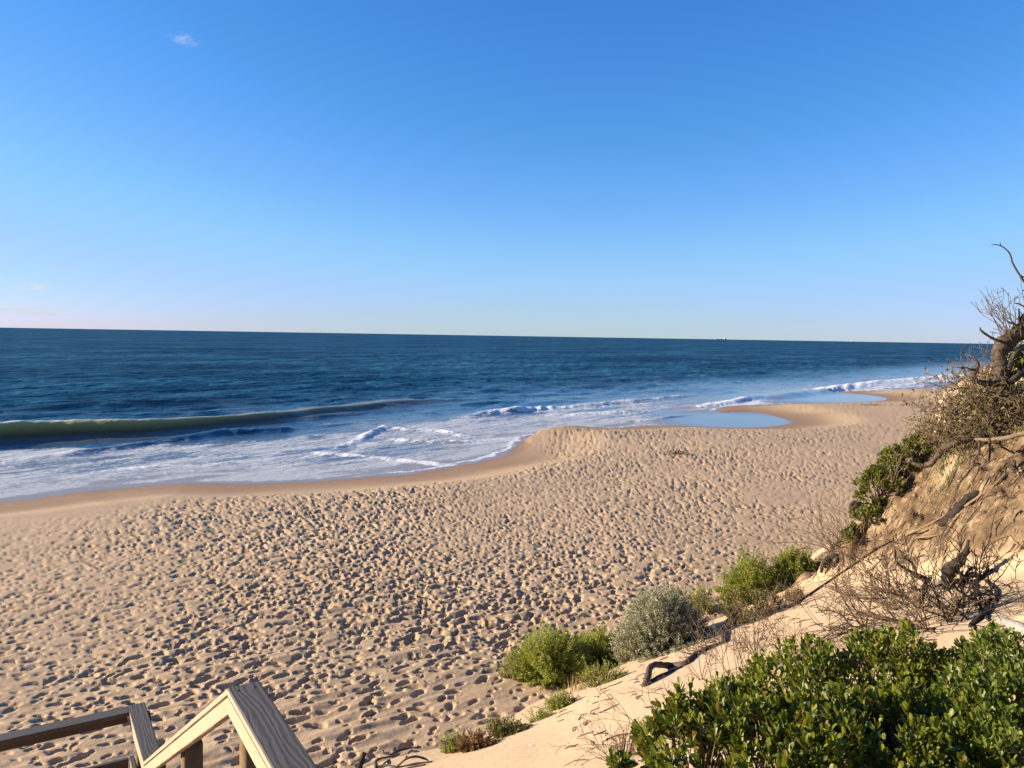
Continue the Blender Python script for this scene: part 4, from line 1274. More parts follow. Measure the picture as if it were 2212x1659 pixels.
# ------------------------------------------------------------------ dead wood, twigs, roots
def limb(mb, uv, rpx, sides=7, wob=0.14, off=0.03, d0=None, d1=None):
    """a limb along picture points, lying on the land or arching in front of it"""
    dh = [depth_of(hit(u, v)) - off for u, v in uv]
    a = dh[0] if d0 is None else d0
    b = dh[-1] if d1 is None else d1
    k = len(uv) - 1
    dep = [min(dh[i], a + (b - a) * i / k) for i in range(k + 1)]
    return branch_on_path(mb, uv, dep, rpx, sides, 4, wob)


def z8(*p): return [((1550 + x / 3.687) * .8848, (1250 + y / 3.687) * .8848) for x, y in p]
def z3(*p): return [((1900 + x / 3.687) * .8848, (1150 + y / 3.687) * .8848) for x, y in p]
def z4(*p): return [((2050 + x / 2.764) * .8848, (550 + y / 2.764) * .8848) for x, y in p]
def z5(*p): return [((800 + x / 4.424) * .8848, (1500 + y / 4.424) * .8848) for x, y in p]
def z6(*p): return [((2000 + x / 4.424) * .8848, (950 + y / 4.424) * .8848) for x, y in p]


# twisted driftwood limb on the slope
uv = z8((85, 1570), (118, 1480), (130, 1412), (175, 1374), (235, 1376), (335, 1386), (440, 1378), (500, 1330), (560, 1285), (660, 1230), (745, 1200))
b0 = hit(*uv[0])
t = thing('driftwood_branch', b0, 'long twisted driftwood limb lying on the pale dune slope, its lower end bent down', 'driftwood')
mb = MB(); limb(mb, uv, [7, 7, 6.5, 6.5, 6.5, 7, 8, 8, 8, 7, 4], 8); mb.build('limb', M_DRIFT, t)
mb = MB()
limb(mb, z8((100, 1555), (180, 1500), (280, 1450), (430, 1392)), [3, 3.5, 3, 3], 5)
mb.build('side_branch', M_DRIFT, t)
mb = MB()
P = [hit(*p) for p in z8((560, 1290), (620, 1255), (690, 1220), (740, 1205), (770, 1195))]
for p in P:
    for k in range(7):
        grow(mb, p + rv(.1), Vector((rnd.uniform(-1, 1), rnd.uniform(-1, 1), rnd.uniform(.1, .7))), rnd.uniform(.2, .5), .009, 1, .5, 0, (1, 2), .9, 4)
mb.build('splinters', M_DRIFT, t)['kind'] = 'stuff'

uv = z8((805, 1180), (800, 1110), (800, 1050), (832, 990), (885, 940), (935, 895))
t = thing('dead_branch', hit(*uv[0]), 'crooked dark dead branch standing up between the driftwood and the twig tangle', 'branch')
mb = MB(); limb(mb, uv, [7, 6, 6, 5.5, 4.5, 3], 7); mb.build('limb', M_DARKWOOD, t)
mb = MB(); limb(mb, z8((835, 1025), (880, 1000), (915, 960), (945, 915)), [4, 3.5, 3, 2], 6, d0=depth_of(hit(*uv[0])), d1=depth_of(hit(*uv[0]))); mb.build('side_branch', M_DARKWOOD, t)
mb = MB(); limb(mb, z8((800, 1060), (760, 1045), (722, 1022)), [2.5, 2, 1.2], 5, d0=depth_of(hit(*uv[0])), d1=depth_of(hit(*uv[0]))); mb.build('side_branch', M_DARKWOOD, t)


def twig_bush(name, label, bases, n, length, r, direction, spread, mat, depth=2, wander=.3, rise=0.0, curl=0.0, kids=(2, 4), cat='dead shrub', group=None, per_branch=1, leaf=None, rmin=.0026):
    """bare bush: every stem with its side twigs is one part"""
    b = [hit(*p) if len(p) == 2 else Vector(p) for p in bases]
    t = thing(name, b[0], label, cat, group)
    tips = []
    for i in range(n):
        mb = MB()
        for q in range(per_branch):
            p = b[rnd.randrange(len(b))] + Vector((rnd.uniform(-.06, .06), rnd.uniform(-.06, .06), -.02))
            d = Vector(direction) + rv(spread)
            grow(mb, p, d, length * rnd.uniform(.6, 1.15), r * rnd.uniform(.7, 1.2), depth, wander, rise, kids, .75, 4, tips, curl, rmin)
        mb.build('branch', mat, t)
    if leaf:
        lm, size, share = leaf
        P = np.array([list(p) for p, d in tips if rnd.random() < share]); D = np.array([list(d) for p, d in tips])[:len(P)]
        rep_ = 4
        P = np.repeat(P, rep_, 0) + rng.normal(size=(len(P) * rep_, 3)) * size * .6; D = np.repeat(D, rep_, 0) + rand_dirs(len(P)) * .9
        V, F = leaf_soup(LEAF_SMALL, P, D, rand_dirs(len(P)), size * rng.uniform(.6, 1.2, len(P)))
        mesh_np('foliage', V, F, lm, t, loc=tuple(t.location))['kind'] = 'stuff'
    return t


twig_bush('twig_tangle', 'low bleached tangle of dry twigs just right of the olive-green shrub', z8((1060, 930), (1120, 900), (1200, 890), (1280, 880), (1360, 860), (1000, 980), (1150, 960), (1230, 920), (1320, 870), (1390, 860)), 42, .55, .008,
          (-.1, 0, .5), .9, M_TWIG, 2, .5, curl=.25)
twig_bush('twig_shrub', 'bare thin-stemmed shrub of pale twigs rising behind the dark glossy shrub', z8((840, 1480), (930, 1470), (1030, 1450), (620, 1500), (720, 1500), (1120, 1430)), 26, .8, .006,
          (-.05, .1, 1), .45, M_TWIG, 2, .16, kids=(2, 3), leaf=(M_BROWNLEAF, .03, .12), rmin=.003)
twig_bush('twig_shrub', 'sparse bare twigs along the left edge of the dark glossy shrub', [(1372, 1560), (1350, 1610), (1400, 1530), (1330, 1650), (1440, 1500)], 18, .5, .005, (-.7, .1, .6), .5, M_TWIG, 2, .3, kids=(1, 3), rmin=.0022)
twig_bush('twig_shrub', 'dry twigs with a few brown leaves above the middle of the dark glossy shrub', [(1690, 1420), (1720, 1400), (1650, 1440)], 14, .6, .006, (-.3, .1, 1), .5, M_TWIG, 2, .25, leaf=(M_BROWNLEAF, .03, .2), rmin=.0025)
twig_bush('twig_shrub', 'wiry bare shrub arching out over the beach from the foot of the scarp', z3((480, 720), (500, 700), (460, 760), (520, 680)), 11, 1.7, .010, (-.8, -.1, .75), .42, M_TWIG, 1, .16, curl=.12, kids=(1, 3), rmin=.005)
twig_bush('twig_shrub', 'thin upright bare twigs on the scarp edge below the dead stump', z3((560, 620), (600, 560), (620, 480)), 6, 1.3, .009, (-.4, -.1, 1), .4, M_TWIG, 1, .2, kids=(1, 2), rmin=.006)

# the brush pile on the slope: pale fine brush, then the dark stumps and roots
def G(k, pts): return z3(*pts)


twig_bush('brush_pile', 'large sprawling heap of dry brown brushwood on the sand behind the dark glossy shrub',
          z3((1000, 1300), (1100, 1250), (1180, 1200), (1280, 1350), (1350, 1400), (900, 1350), (800, 1400), (1450, 1400), (1150, 1400), (700, 1420), (1020, 1140), (1130, 1130)), 62, 1.0, .012,
          (-.55, .0, .42), .65, M_TWIG, 2, .30, curl=.08, kids=(3, 5), rmin=.0042)
twig_bush('brush_pile', 'low heap of dark dead brush on the sand right of the stumps', z3((1600, 1250), (1700, 1200), (1800, 1150), (1850, 1250), (1700, 1350), (1560, 1350), (1900, 1120)), 34, .8, .014, (.1, 0, .45), .9, M_DARKWOOD, 2, .45, kids=(2, 4), rmin=.005)
twig_bush('dry_grass_clump', 'clump of upright dry straw-coloured stalks growing between the two dark stumps', z3((1400, 1380), (1480, 1350), (1540, 1330), (1560, 1250), (1330, 1400)), 16, .42, .006, (0, 0, 1), .4, M_STRAW, 1, .14, kids=(1, 3), cat='dry grass', rmin=.004)


def stump(label, main, rpx, sides, mat=M_DARKWOOD, name='dead_stump', fuzz=0):
    d = depth_of(hit(*main[0]))
    t = thing(name, hit(*main[0]), label, 'stump')
    mb = MB(); limb(mb, main, rpx, 9, .28, d0=d, d1=d - .1); mb.build('trunk', mat, t)
    for pts, rr in sides:
        mb = MB(); limb(mb, pts, rr, 6, .25, d0=d, d1=d - .15); mb.build('branch', mat, t)
    return t


stump('tall dark gnarled stump with a tapering spike curving up to the right', z3((1540, 1060), (1525, 980), (1530, 900), (1590, 850), (1650, 780), (1695, 720), (1715, 620)), [13, 13, 14, 12, 8, 6, 2.5],
      [(z3((1600, 850), (1650, 840), (1685, 800)), [6, 5, 2.5]), (z3((1570, 900), (1630, 910), (1610, 930)), [5, 4, 2]), (z3((1500, 1010), (1450, 1030), (1390, 1055)), [4, 3, 2.5]), (z3((1550, 1000), (1640, 980), (1660, 960)), [4, 3, 2])])
stump('slim dark forked stump leaning left in the brush pile', z3((1260, 1240), (1295, 1110), (1330, 1000), (1300, 960), (1235, 930), (1100, 850), (1060, 800), (1048, 690)), [6, 6, 6.5, 6, 4.5, 3, 2.5, 1.5],
      [(z3((1238, 930), (1228, 870), (1190, 815), (1120, 780)), [4, 3.5, 2.5, 1.5]), (z3((1320, 1000), (1380, 960), (1345, 985)), [4, 3, 2])])
stump('knobbly black root clump on the sand at the right of the brush pile', z3((1690, 1010), (1700, 950), (1770, 930), (1850, 960), (1900, 900)), [7, 6, 6, 6, 3],
      [(z3((1690, 940), (1720, 890), (1780, 870), (1770, 920)), [4, 4, 3, 2.5]), (z3((1850, 950), (1880, 900), (1890, 850)), [5, 4, 2.5]), (z3((1880, 940), (1930, 900), (1960, 910)), [5, 4, 2]),
       (z3((1640, 1010), (1660, 960), (1655, 900)), [4, 3.5, 2]), (z3((1870, 990), (1940, 1040), (1975, 1120), (1950, 1190)), [4, 4, 5, 4]), (z3((1740, 990), (1800, 1040), (1880, 1050)), [4, 4, 3])])
stump('dark root limb sprawling down towards the dark glossy shrub', z3((1900, 1200), (1870, 1280), (1790, 1350), (1730, 1400)), [7, 8, 7, 5],
      [(z3((1880, 1250), (1880, 1320), (1900, 1345)), [5, 4, 3]), (z3((1760, 1180), (1850, 1190), (1930, 1140)), [4, 5, 4])])
stump('thick dark branch lying flat under the left of the brush pile', z3((730, 1285), (850, 1310), (980, 1340), (1120, 1370)), [6, 7, 6, 5], [(z3((880, 1440), (960, 1470), (1010, 1480)), [6, 6, 4])], name='fallen_branch')
stump('short charred stump on the scarp lip beside the beach', z3((685, 400), (680, 340), (715, 300), (735, 285)), [6, 12, 11, 8], [(z3((735, 295), (800, 290), (850, 300)), [2.5, 2, 1.5]), (z3((660, 340), (655, 300), (690, 285)), [4, 4, 3])])
stump('small dark root knot sticking out of the scarp lip right of the charred stump', z3((900, 310), (930, 280), (960, 290)), [7, 8, 4], [(z3((890, 270), (930, 250), (950, 245)), [3, 3, 2])])
stump('dark burnt root cluster at the foot of the scarp beside the upright green shrub', z3((440, 870), (430, 810), (470, 780), (520, 750)), [6, 7, 6, 4], [(z3((490, 860), (530, 800), (525, 770)), [4, 4, 3]), (z3((385, 910), (400, 850), (430, 800)), [3, 4, 4])])

# the fallen log on the scarp with thin bleached stems beside it
uv = z3((1470, 490), (1550, 420), (1650, 320), (1660, 300), (1720, 240), (1795, 190))
t = thing('fallen_log', hit(*uv[0]), 'short thick blackened log lying down the scarp face', 'log')
mb = MB(); limb(mb, uv, [8, 12, 11, 8, 9, 5], 10, .25); mb.build('trunk', M_DARKWOOD, t)
for pts in (((1530, 500), (1600, 420), (1690, 320)), ((1560, 470), (1640, 380), (1760, 270)), ((1150, 580), (1300, 510), (1480, 410), (1560, 350)), ((1240, 600), (1420, 580), (1560, 520)), ((1680, 320), (1830, 215), (1960, 110), (2050, 20)), ((1700, 300), (1850, 190), (1910, 80))):
    t = thing('fallen_stick', hit(*z3(pts[0])[0]), {0: 'thin bleached stem lying along the underside of the blackened log', 1: 'thin pale stem crossing the upper end of the blackened log', 2: 'long dark thin stem running down to the left of the blackened log', 3: 'short faint stem on the smooth sand patch below the blackened log', 4: 'long pale root running up the scarp from the blackened log', 5: 'thin bent root hanging down the scarp above the blackened log'}[[1530, 1560, 1150, 1240, 1680, 1700].index(pts[0][0])], 'stick', 'sticks lying on the scarp')
    mb = MB(); limb(mb, z3(*pts), np.linspace(2.4, 1.3, len(pts)), 5, .1); mb.build('shaft', M_ROOT, t)
uv = z3((100, 1230), (300, 1100), (520, 950), (700, 830), (860, 720), (1040, 620))
t = thing('long_root', hit(*uv[0]), 'long straight dark root running up the sand from the twig tangle to the scarp', 'root')
mb = MB(); limb(mb, uv, [3.4, 3, 2.6, 2.4, 2.2, 1.6], 5, .1); mb.build('stem', M_DARKWOOD, t)

# silvered log at the right edge
uv = [(2150, 1335), (2175, 1345), (2200, 1358), (2240, 1372), (2290, 1385)]
t = thing('silvered_log', hit(*uv[0]), 'silver-grey weathered log half buried in the sand at the right edge', 'log')
mb = MB(); limb(mb, uv, [5, 10, 13, 14, 12], 10, .2); mb.build('trunk', M_SILVER, t)
mb = MB(); limb(mb, [(2180, 1352), (2160, 1375), (2150, 1392)], [4, 3, 2], 6, .2); mb.build('branch', M_SILVER, t)
twig_bush('twig_tangle', 'small tangle of brown twigs on the sand above the silvered log', [(2195, 1318), (2205, 1300), (2190, 1330), (2212, 1310)], 14, .35, .006, (0, 0, .4), .9, M_TWIG, 2, .5, kids=(2, 3), rmin=.003)

# ------------------------------------------------------------------ the gnarled tree on the scarp, its limbs and the wiry thicket round it
TD = 14.6
root_uv = z4((930, 1440), (1010, 1350))
tb = hit(*z4((990, 1400))[0])
t = thing('gnarled_tree', tb, 'gnarled wind-bent tree with a swollen dark trunk on top of the scarp', 'tree')
mb = MB()
branch_on_path(mb, z4((980, 1400), (1030, 1330), (1080, 1250), (1108, 1170), (1108, 1090), (1098, 1010), (1082, 930), (1082, 850), (1120, 790), (1190, 735), (1260, 700), (1340, 650)), TD,
               [9, 9, 10, 11, 14, 21, 15, 15, 17, 17, 16, 12], 12, 4, .2)
mb.build('trunk', M_BARK, t)
TB = [([(1110, 1060), (1060, 1068), (1000, 1068), (930, 1055), (903, 1015), (935, 955), (925, 915)], [8, 7, 6, 5, 4.5, 3.5, 2]),
      ([(937, 960), (900, 975), (870, 970), (850, 955)], [3, 3, 2.5, 1.6]),
      ([(1140, 1060), (1190, 1020), (1250, 970), (1320, 930)], [10, 9, 8, 7]),
      ([(1150, 960), (1165, 900), (1190, 860), (1260, 800)], [6, 5, 5, 4]),
      ([(1110, 790), (1050, 772), (985, 735), (950, 705), (950, 690)], [3.2, 3, 2.6, 2, 1.4]),
      ([(1215, 700), (1212, 630), (1210, 562)], [4, 2.6, 1.4]),
      ([(1260, 700), (1190, 672), (1130, 648)], [3, 2.4, 1.4]),
      ([(1250, 700), (1232, 640), (1250, 600)], [6, 5, 4]),
      ([(1330, 640), (1340, 540), (1300, 450), (1248, 385), (1205, 320), (1168, 255), (1152, 200), (1125, 165), (1080, 135), (1025, 130)], [4, 3.4, 2.8, 2.3, 2.0, 1.8, 1.6, 1.4, 1.1, .7]),
      ([(1085, 138), (1083, 118)], [1.4, .9]), ([(1215, 335), (1240, 350), (1280, 360)], [1.6, 1.4, 1]),
      ([(1330, 600), (1260, 560), (1220, 535), (1180, 525)], [2.4, 2, 1.6, 1]), ([(1330, 480), (1270, 450), (1230, 437)], [1.8, 1.5, 1])]
for pts, rr in TB:
    mb = MB(); branch_on_path(mb, z4(*pts), TD - .15, rr, 7, 4, .15); mb.build('branch', M_BARK, t)
for k in range(26):
    mb = MB()
    u, v = z4((rnd.uniform(1090, 1300), rnd.uniform(640, 800)))[0]
    grow(mb, at(u, v + 8, TD - rnd.uniform(-.2, .3)), (-.45 + rnd.uniform(-.4, .6), -.1, .8), rnd.uniform(.35, .8), .009, 2, .3, 0, (1, 3), .7, 4, None, .05, .005)
    mb.build('twig', M_TWIG, t)
tp = np.array([list(at(*z4((rnd.gauss(1215, 48), rnd.gauss(930, 65)))[0], TD + rnd.uniform(-.1, .5))) for k in range(800)])
V, F = leaf_soup(LEAF_SPOON, tp, rand_dirs(len(tp)) + np.array([0, -.3, .5]), rand_dirs(len(tp)), .085 * rng.uniform(.6, 1.2, len(tp)))
mesh_np('foliage', V, F, M_OLIVE, t, loc=tuple(tb), smooth=True)['kind'] = 'stuff'

# old limb lying along the crest below the tree
t = thing('fallen_limb', hit(*z4((560, 1605))[0]), 'thick grey fallen limb sloping from the gnarled trunk down to the green bush', 'limb')
mb = MB(); branch_on_path(mb, z4((1010, 1370), (920, 1430), (850, 1440), (800, 1455), (740, 1490), (690, 1520), (645, 1575), (610, 1615), (560, 1625), (490, 1605)), np.linspace(TD, 15.6, 10), [9, 8, 7.5, 7, 6.5, 6, 6, 5.5, 5, 3.5], 8, 4, .2); mb.build('trunk', M_BARK, t)
t = thing('fallen_limb', hit(*z4((1000, 1445))[0]), 'long pale bare limb reaching level to the right across the top of the scarp', 'limb')
mb = MB(); branch_on_path(mb, z4((915, 1442), (980, 1448), (1060, 1442), (1140, 1432), (1200, 1412), (1270, 1400), (1340, 1380)), [13.4, 13.2, 13, 12.7, 12.4, 12.1, 11.8], [3, 4, 4.5, 5, 5, 5.5, 6], 7, 4, .15); mb.build('trunk', M_TWIG, t)
for pts in [((940, 1450), (942, 1510), (935, 1560)), ((1010, 1440), (1015, 1520), (1005, 1600)), ((1080, 1440), (1090, 1490), (1180, 1540))]:
    mb = MB(); branch_on_path(mb, z4(*pts), 13.0, [3, 2.6, 2], 5, 4, .15); mb.build('branch', M_BARK, t)


def thicket(label, area, n, length, mat, depth, spread, direction, curl, r=.011, name='wiry_thicket', cat='thicket', kids=(2, 4), leafmat=None, leaf_n=0, leaf_size=.05, lv=2, rmin=.0055):
    """springy dead stems crossing each other; every stem is a part"""
    u0, u1, v0, v1 = area
    ref = hit((u0 + u1) / 2, v1)
    t = thing(name, ref, label, cat)
    tips = []
    for k in range(n):
        u, v = rnd.uniform(u0, u1), v0 + (v1 - v0) * rnd.uniform(0, 1) ** .7
        d = rnd.uniform(*depth)
        dh = depth_of(hit(u, v))
        mb = MB()
        grow(mb, at(u, v, min(d, dh - .02)), Vector(direction) + rv(spread), length * rnd.uniform(.5, 1.2), r * rnd.uniform(.6, 1.2), lv, .32, 0, kids, .8, 4, tips, curl * rnd.choice((-1, 1)), rmin)
        mb.build('stem', mat, t)
    if leafmat:
        sel = [tips[rnd.randrange(len(tips))] for _ in range(leaf_n)]
        P = np.array([list(p) for p, d_ in sel]) + rng.normal(size=(leaf_n, 3)) * .12
        V, F = leaf_soup(LEAF_SPOON, P, rand_dirs(leaf_n) + np.array([0, 0, .6]), rand_dirs(leaf_n), leaf_size * rng.uniform(.5, 1.3, leaf_n))
        mesh_np('foliage', V, F, leafmat, t, loc=tuple(ref), smooth=True)['kind'] = 'stuff'
    return t


thicket('dense tangle of curly olive-brown dead stems left of the gnarled trunk', (2050, 2155, 842, 962), 190, .7, M_TWIG, (14.7, 16.4), .75, (-.35, -.1, .6), .30, leafmat=M_OLIVE, leaf_n=1500, leaf_size=.075)
thicket('tangle of curly dead stems with green leaves right of the gnarled trunk', (2150, 2240, 850, 940), 60, .8, M_TWIG, (14.5, 15.6), .8, (-.2, -.1, .6), .30, leafmat=M_GLOSSY2, leaf_n=420, leaf_size=.09)
thicket('tall fine bare twigs standing against the sea left of the gnarled trunk', (2092, 2150, 835, 885), 26, .8, M_TWIG, (14.2, 15.4), .35, (-.25, 0, 1), .10, r=.009, name='twig_shrub', cat='dead shrub', kids=(2, 4), rmin=.005)
thicket('feathery bare twigs leaning out over the beach from the crest', (2015, 2075, 905, 990), 22, .6, M_TWIG, (15.2, 16.6), .4, (-.75, 0, .8), .12, r=.009, name='twig_shrub', cat='dead shrub', kids=(2, 4), leafmat=M_OLIVE, leaf_n=160, leaf_size=.07, rmin=.0055)
thicket('dry twigs poking out through the green bush on the scarp edge', (1905, 2010, 965, 1060), 14, .45, M_TWIG, (15.4, 17.0), .6, (-.2, -.3, .8), .15, r=.010, name='twig_shrub', cat='dead shrub', kids=(1, 3), lv=1, rmin=.006)


def grass_tuft(label, base, n, length, mat, lean, spread=.5, name='grass_tuft', droop=.35):
    b = hit(*base)
    t = thing(name, b, label, 'grass')
    P = np.array(b) + rng.normal(size=(n, 3)) * np.array([.12, .12, 0.0])
    P[:, 2] = land(P[:, 0], P[:, 1])[0] - .02
    D = np.array(lean)[None] + rng.normal(size=(n, 3)) * spread
    D[:, 2] = np.abs(D[:, 2]) + .15
    L = length * rng.uniform(.5, 1.2, n)
    D /= np.linalg.norm(D, axis=1, keepdims=True)
    V, F = [], []
    w = .007
    side = np.cross(D, np.array([0, 0, 1.0])); side /= np.linalg.norm(side, axis=1, keepdims=True) + 1e-9
    ks = np.linspace(0, 1, 5)
    for k in ks:
        c = P + D * (L * k)[:, None] - np.array([0, 0, 1.0]) * (droop * L * k * k)[:, None]
        V += [c - side * w * (1 - k * .9), c + side * w * (1 - k * .9)]
    V = np.stack(V, 1)
    q = np.array([(2 * i, 2 * i + 1, 2 * i + 3, 2 * i + 2) for i in range(4)])
    Fq = (q[None] + (np.arange(n) * 10)[:, None, None]).reshape(-1, 4)
    mesh_np('blades', V.reshape(-1, 3), Fq, mat, t, loc=tuple(b))['kind'] = 'stuff'
    return t


grass_tuft('tuft of drooping blue-green grass under the fallen limb on the crest', z6((1380, 800))[0], 150, .55, M_GRASS, (-.5, -.2, .5))
grass_tuft('dry golden grass tuft hanging on the scarp top right of the green grass', z6((1600, 700))[0], 150, .6, M_STRAW, (-.1, -.3, .6), .6)
grass_tuft('small green grass tuft on the bare sandy face of the scarp', z6((1390, 1030))[0], 90, .38, M_GRASS, (-.3, -.1, .8), .5)
grass_tuft('little green grass tuft at the lower end of the blackened log', z6((1400, 1500))[0], 50, .22, M_GRASS, (-.3, -.2, .8), .6)
grass_tuft('pale golden dry grass at the right foot of the big silver-grey bush', (1500, 1352), 160, .5, M_STRAW, (0, 0, 1), .35, droop=.15)
grass_tuft('short pale dry grass under the front of the big silver-grey bush', (1455, 1380), 120, .3, M_STRAW, (-.1, 0, 1), .5, droop=.2)
grass_tuft('thin dry grass stalks on the sand below the rounded yellow-green shrub', (1250, 1490), 70, .3, M_STRAW, (-.1, 0, 1), .35, droop=.1)
grass_tuft('few broad dead straw leaves lying in the brush pile', z3((1050, 1180))[0], 26, .75, M_STRAW, (.2, -.2, .5), .7, name='dead_leaf_clump', droop=.6)

# creeping plants along the edge where the slope meets the beach
def creeper(label, u0, u1, v0, v1, mat, n=70, per=22, leaf=.04):
    return sprig_shrub('beach_creeper', label, u0, u1, v0, v1, mat, leaf, LEAF_SMALL, n, per, upright=.1, cat='creeper', group='creepers along the slope edge', flat=.7, bare=.2)


creeper('green creeper at the lowest end of the slope edge', 952, 1000, 1575, 1628, M_GREEN, 60)
creeper('dry brown creeper mat beside the lowest green creeper', 985, 1075, 1585, 1618, M_BROWNLEAF, 130, 26)
creeper('brown and yellow creeper in the middle of the bare slope edge', 1055, 1140, 1553, 1588, M_OLIVE, 120, 24)
creeper('faint yellowish creeper thread along the slope edge above the brown one', 1135, 1190, 1530, 1556, M_LIME, 50, 18, .03)
creeper('yellow-green creeper at the slope edge below the broad yellow-green shrub', 1180, 1240, 1490, 1530, M_LIME, 110, 22, .032)
creeper('yellow-green creeper under the silver-grey bush edge', 1255, 1350, 1430, 1478, M_LIME, 130, 22, .032)
creeper('dry brown creeper at the foot of the long straight root', 1690, 1740, 1258, 1300, M_BROWNLEAF, 60, 16)

# red succulent at the left edge of the dark shrub
t = sprig_shrub('red_succulent', 'small red-stemmed succulent at the left edge of the dark glossy shrub', 1316, 1372, 1560, 1640, M_RED, .035, LEAF_NARROW, 26, 12, upright=.5, cat='succulent', bare=.6, stem_mat=M_TWIG)
sprig_shrub('red_succulent', 'tiny red and green plant hidden under the rounded yellow-green shrub', 1283, 1300, 1408, 1436, M_RED, .04, LEAF_SMALL, 18, 10, upright=.5, cat='succulent', bare=.4)
rosette_shrub('dune_shrub', 'tiny green sprig at the bottom edge below the red succulent', [blob(1335, 1655, 4.0, 22, 14, .08)], 22, M_GLOSSY2, .05, 7, single=0, twig_n=6)

# dead sticks at the bottom beside the stair
uv = z5((335, 1680), (355, 1620), (378, 1560), (386, 1490))
t = thing('dead_stick', hit(*uv[0]), 'dark upright dead stick on the sand at the bottom edge, right of the handrail', 'stick')
mb = MB(); limb(mb, uv, [6, 6.5, 6, 3], 8, .2, d0=depth_of(hit(*uv[0])), d1=depth_of(hit(*uv[0]))); mb.build('limb', M_DARKWOOD, t)
mb = MB(); limb(mb, z5((360, 1600), (390, 1540), (415, 1500)), [3, 2.6, 2], 6, .2, d0=depth_of(hit(*uv[0])), d1=depth_of(hit(*uv[0]))); mb.build('branch', M_DARKWOOD, t)
mb = MB(); limb(mb, z5((240, 1640), (300, 1590), (350, 1560)), [1.4, 1.4, 1.4], 5, .1); mb.build('branch', M_TWIG, t)
mb = MB(); limb(mb, z5((120, 1610), (180, 1632), (240, 1640)), [1.5, 1.6, 1.6], 5, .1); mb.build('branch', M_TWIG, t)
t = thing('dead_branch', hit(*z5((720, 1640))[0]), 'flat many-forked dead branch lying on the sand at the bottom edge', 'branch')
db = depth_of(hit(*z5((720, 1640))[0]))
for pts, rr in [(((520, 1659), (515, 1600), (560, 1560), (700, 1530), (780, 1505)), [3.5, 3, 2.6, 2, 1.4]), (((560, 1659), (650, 1580), (780, 1510)), [2, 2, 1.2]), (((600, 1470), (605, 1500), (680, 1510), (760, 1470), (880, 1440), (960, 1440), (975, 1415)), [2, 2, 2, 2, 2, 2.2, 1.4]),
                (((730, 1659), (850, 1560), (950, 1535), (1040, 1555), (1090, 1580)), [2, 2.2, 2.6, 2.2, 1.2]), (((845, 1545), (870, 1500), (910, 1465)), [2, 2, 2]), (((830, 1640), (950, 1610), (1130, 1590)), [2.2, 2, 1.2]), (((680, 1659), (820, 1640), (960, 1600)), [1.6, 1.6, 1]),
                (((860, 1659), (960, 1640), (1060, 1620)), [1.8, 1.6, 1.2]), (((540, 1640), (640, 1625), (740, 1640)), [1.6, 1.5, 1.2])]:
    mb = MB(); limb(mb, z5(*pts), rr, 6, .15, off=.05); mb.build('branch', M_DRIFT, t)

# seaweed washed up on the open sand
for (u, v, r_, lab) in [(1465, 981, .42, 'dark dried seaweed heap on the open trampled sand, nearer of the two'), (1885, 876, .7, 'dark dried seaweed line on the far sand beside the second pool')]:
    b = hit(u, v)
    n = 110
    P = np.array(b) + rng.normal(size=(n, 3)) * np.array([r_, r_ * .5, .05]); P[:, 2] = np.array(b)[2] + .05 + np.abs(rng.normal(size=n)) * .06
    t = thing('seaweed_heap', b, lab, 'seaweed')
    V, F = leaf_soup(LEAF_SMALL, P, rand_dirs(n), rand_dirs(n) + np.array([0, 0, 1]), .17 * rng.uniform(.5, 1.2, n))
    mesh_np('fronds', V, F, M_WEED, t, loc=tuple(b))['kind'] = 'stuff'

# ------------------------------------------------------------------ roots and litter over the scarp, twigs and shells over the sand
def scarp_points(n, uvbox, least):
    """random spots on the broken earth of the scarp that lie inside a picture box"""
    x, y = rng.uniform(1.5, 14, n * 40), rng.uniform(7, 26, n * 40)
    out = []
    for k in range(0, len(x), 3000):
        X, Y = x[k:k + 3000], y[k:k + 3000]
        z, _, _, e = land(X, Y)
        P = np.stack([X, Y, z], 1)
        iv = np.array(CAM_M.inverted()); cp = P @ iv[:3, :3].T + iv[:3, 3]
        u = (cp[:, 0] / -cp[:, 2] * FPX + 512) * 2.16016; v = (384 - cp[:, 1] / -cp[:, 2] * FPX) * 2.16016
        ok = (e > least) & (u > uvbox[0]) & (u < uvbox[1] + 60) & (v > uvbox[2]) & (v < uvbox[3])
        out.append(P[ok])
    return np.concatenate(out)[:n]


def strands(name, n, uvbox, steps, step, r, mat, wander=.5, lift=.02, down=1.0, inset=None):
    base = scarp_points(n, uvbox, .3)
    x, y = base[:, 0].copy(), base[:, 1].copy()
    n = len(x)
    path = []
    ang = None
    for k in range(steps):
        z, _, _, _ = land(x, y)
        path.append(np.stack([x, y, z + lift * (1 + np.sin(k * 1.7 + np.arange(n)))], 1))
        h = .25
        gx = (land(x + h, y)[0] - land(x - h, y)[0]) / (2 * h); gy = (land(x, y + h)[0] - land(x, y - h)[0]) / (2 * h)
        g = np.sqrt(gx * gx + gy * gy) + 1e-6
        dx, dy = -gx / g * down + rng.normal(size=n) * wander, -gy / g * down + rng.normal(size=n) * wander
        L = np.sqrt(dx * dx + dy * dy) + 1e-6
        cosl = 1 / np.sqrt(1 + g * g)
        x, y = x + dx / L * step * cosl, y + dy / L * step * cosl
    path = np.stack(path, 1)
    mb = MB()
    for i in range(n):
        k = rnd.randint(3, steps)
        mb.tube(path[i][:k], list(np.linspace(r * rnd.uniform(.6, 1.3), r * .4, k)), 3)
    o = mb.build(name, mat, None, smooth=True)
    o['kind'] = 'stuff'
    return o


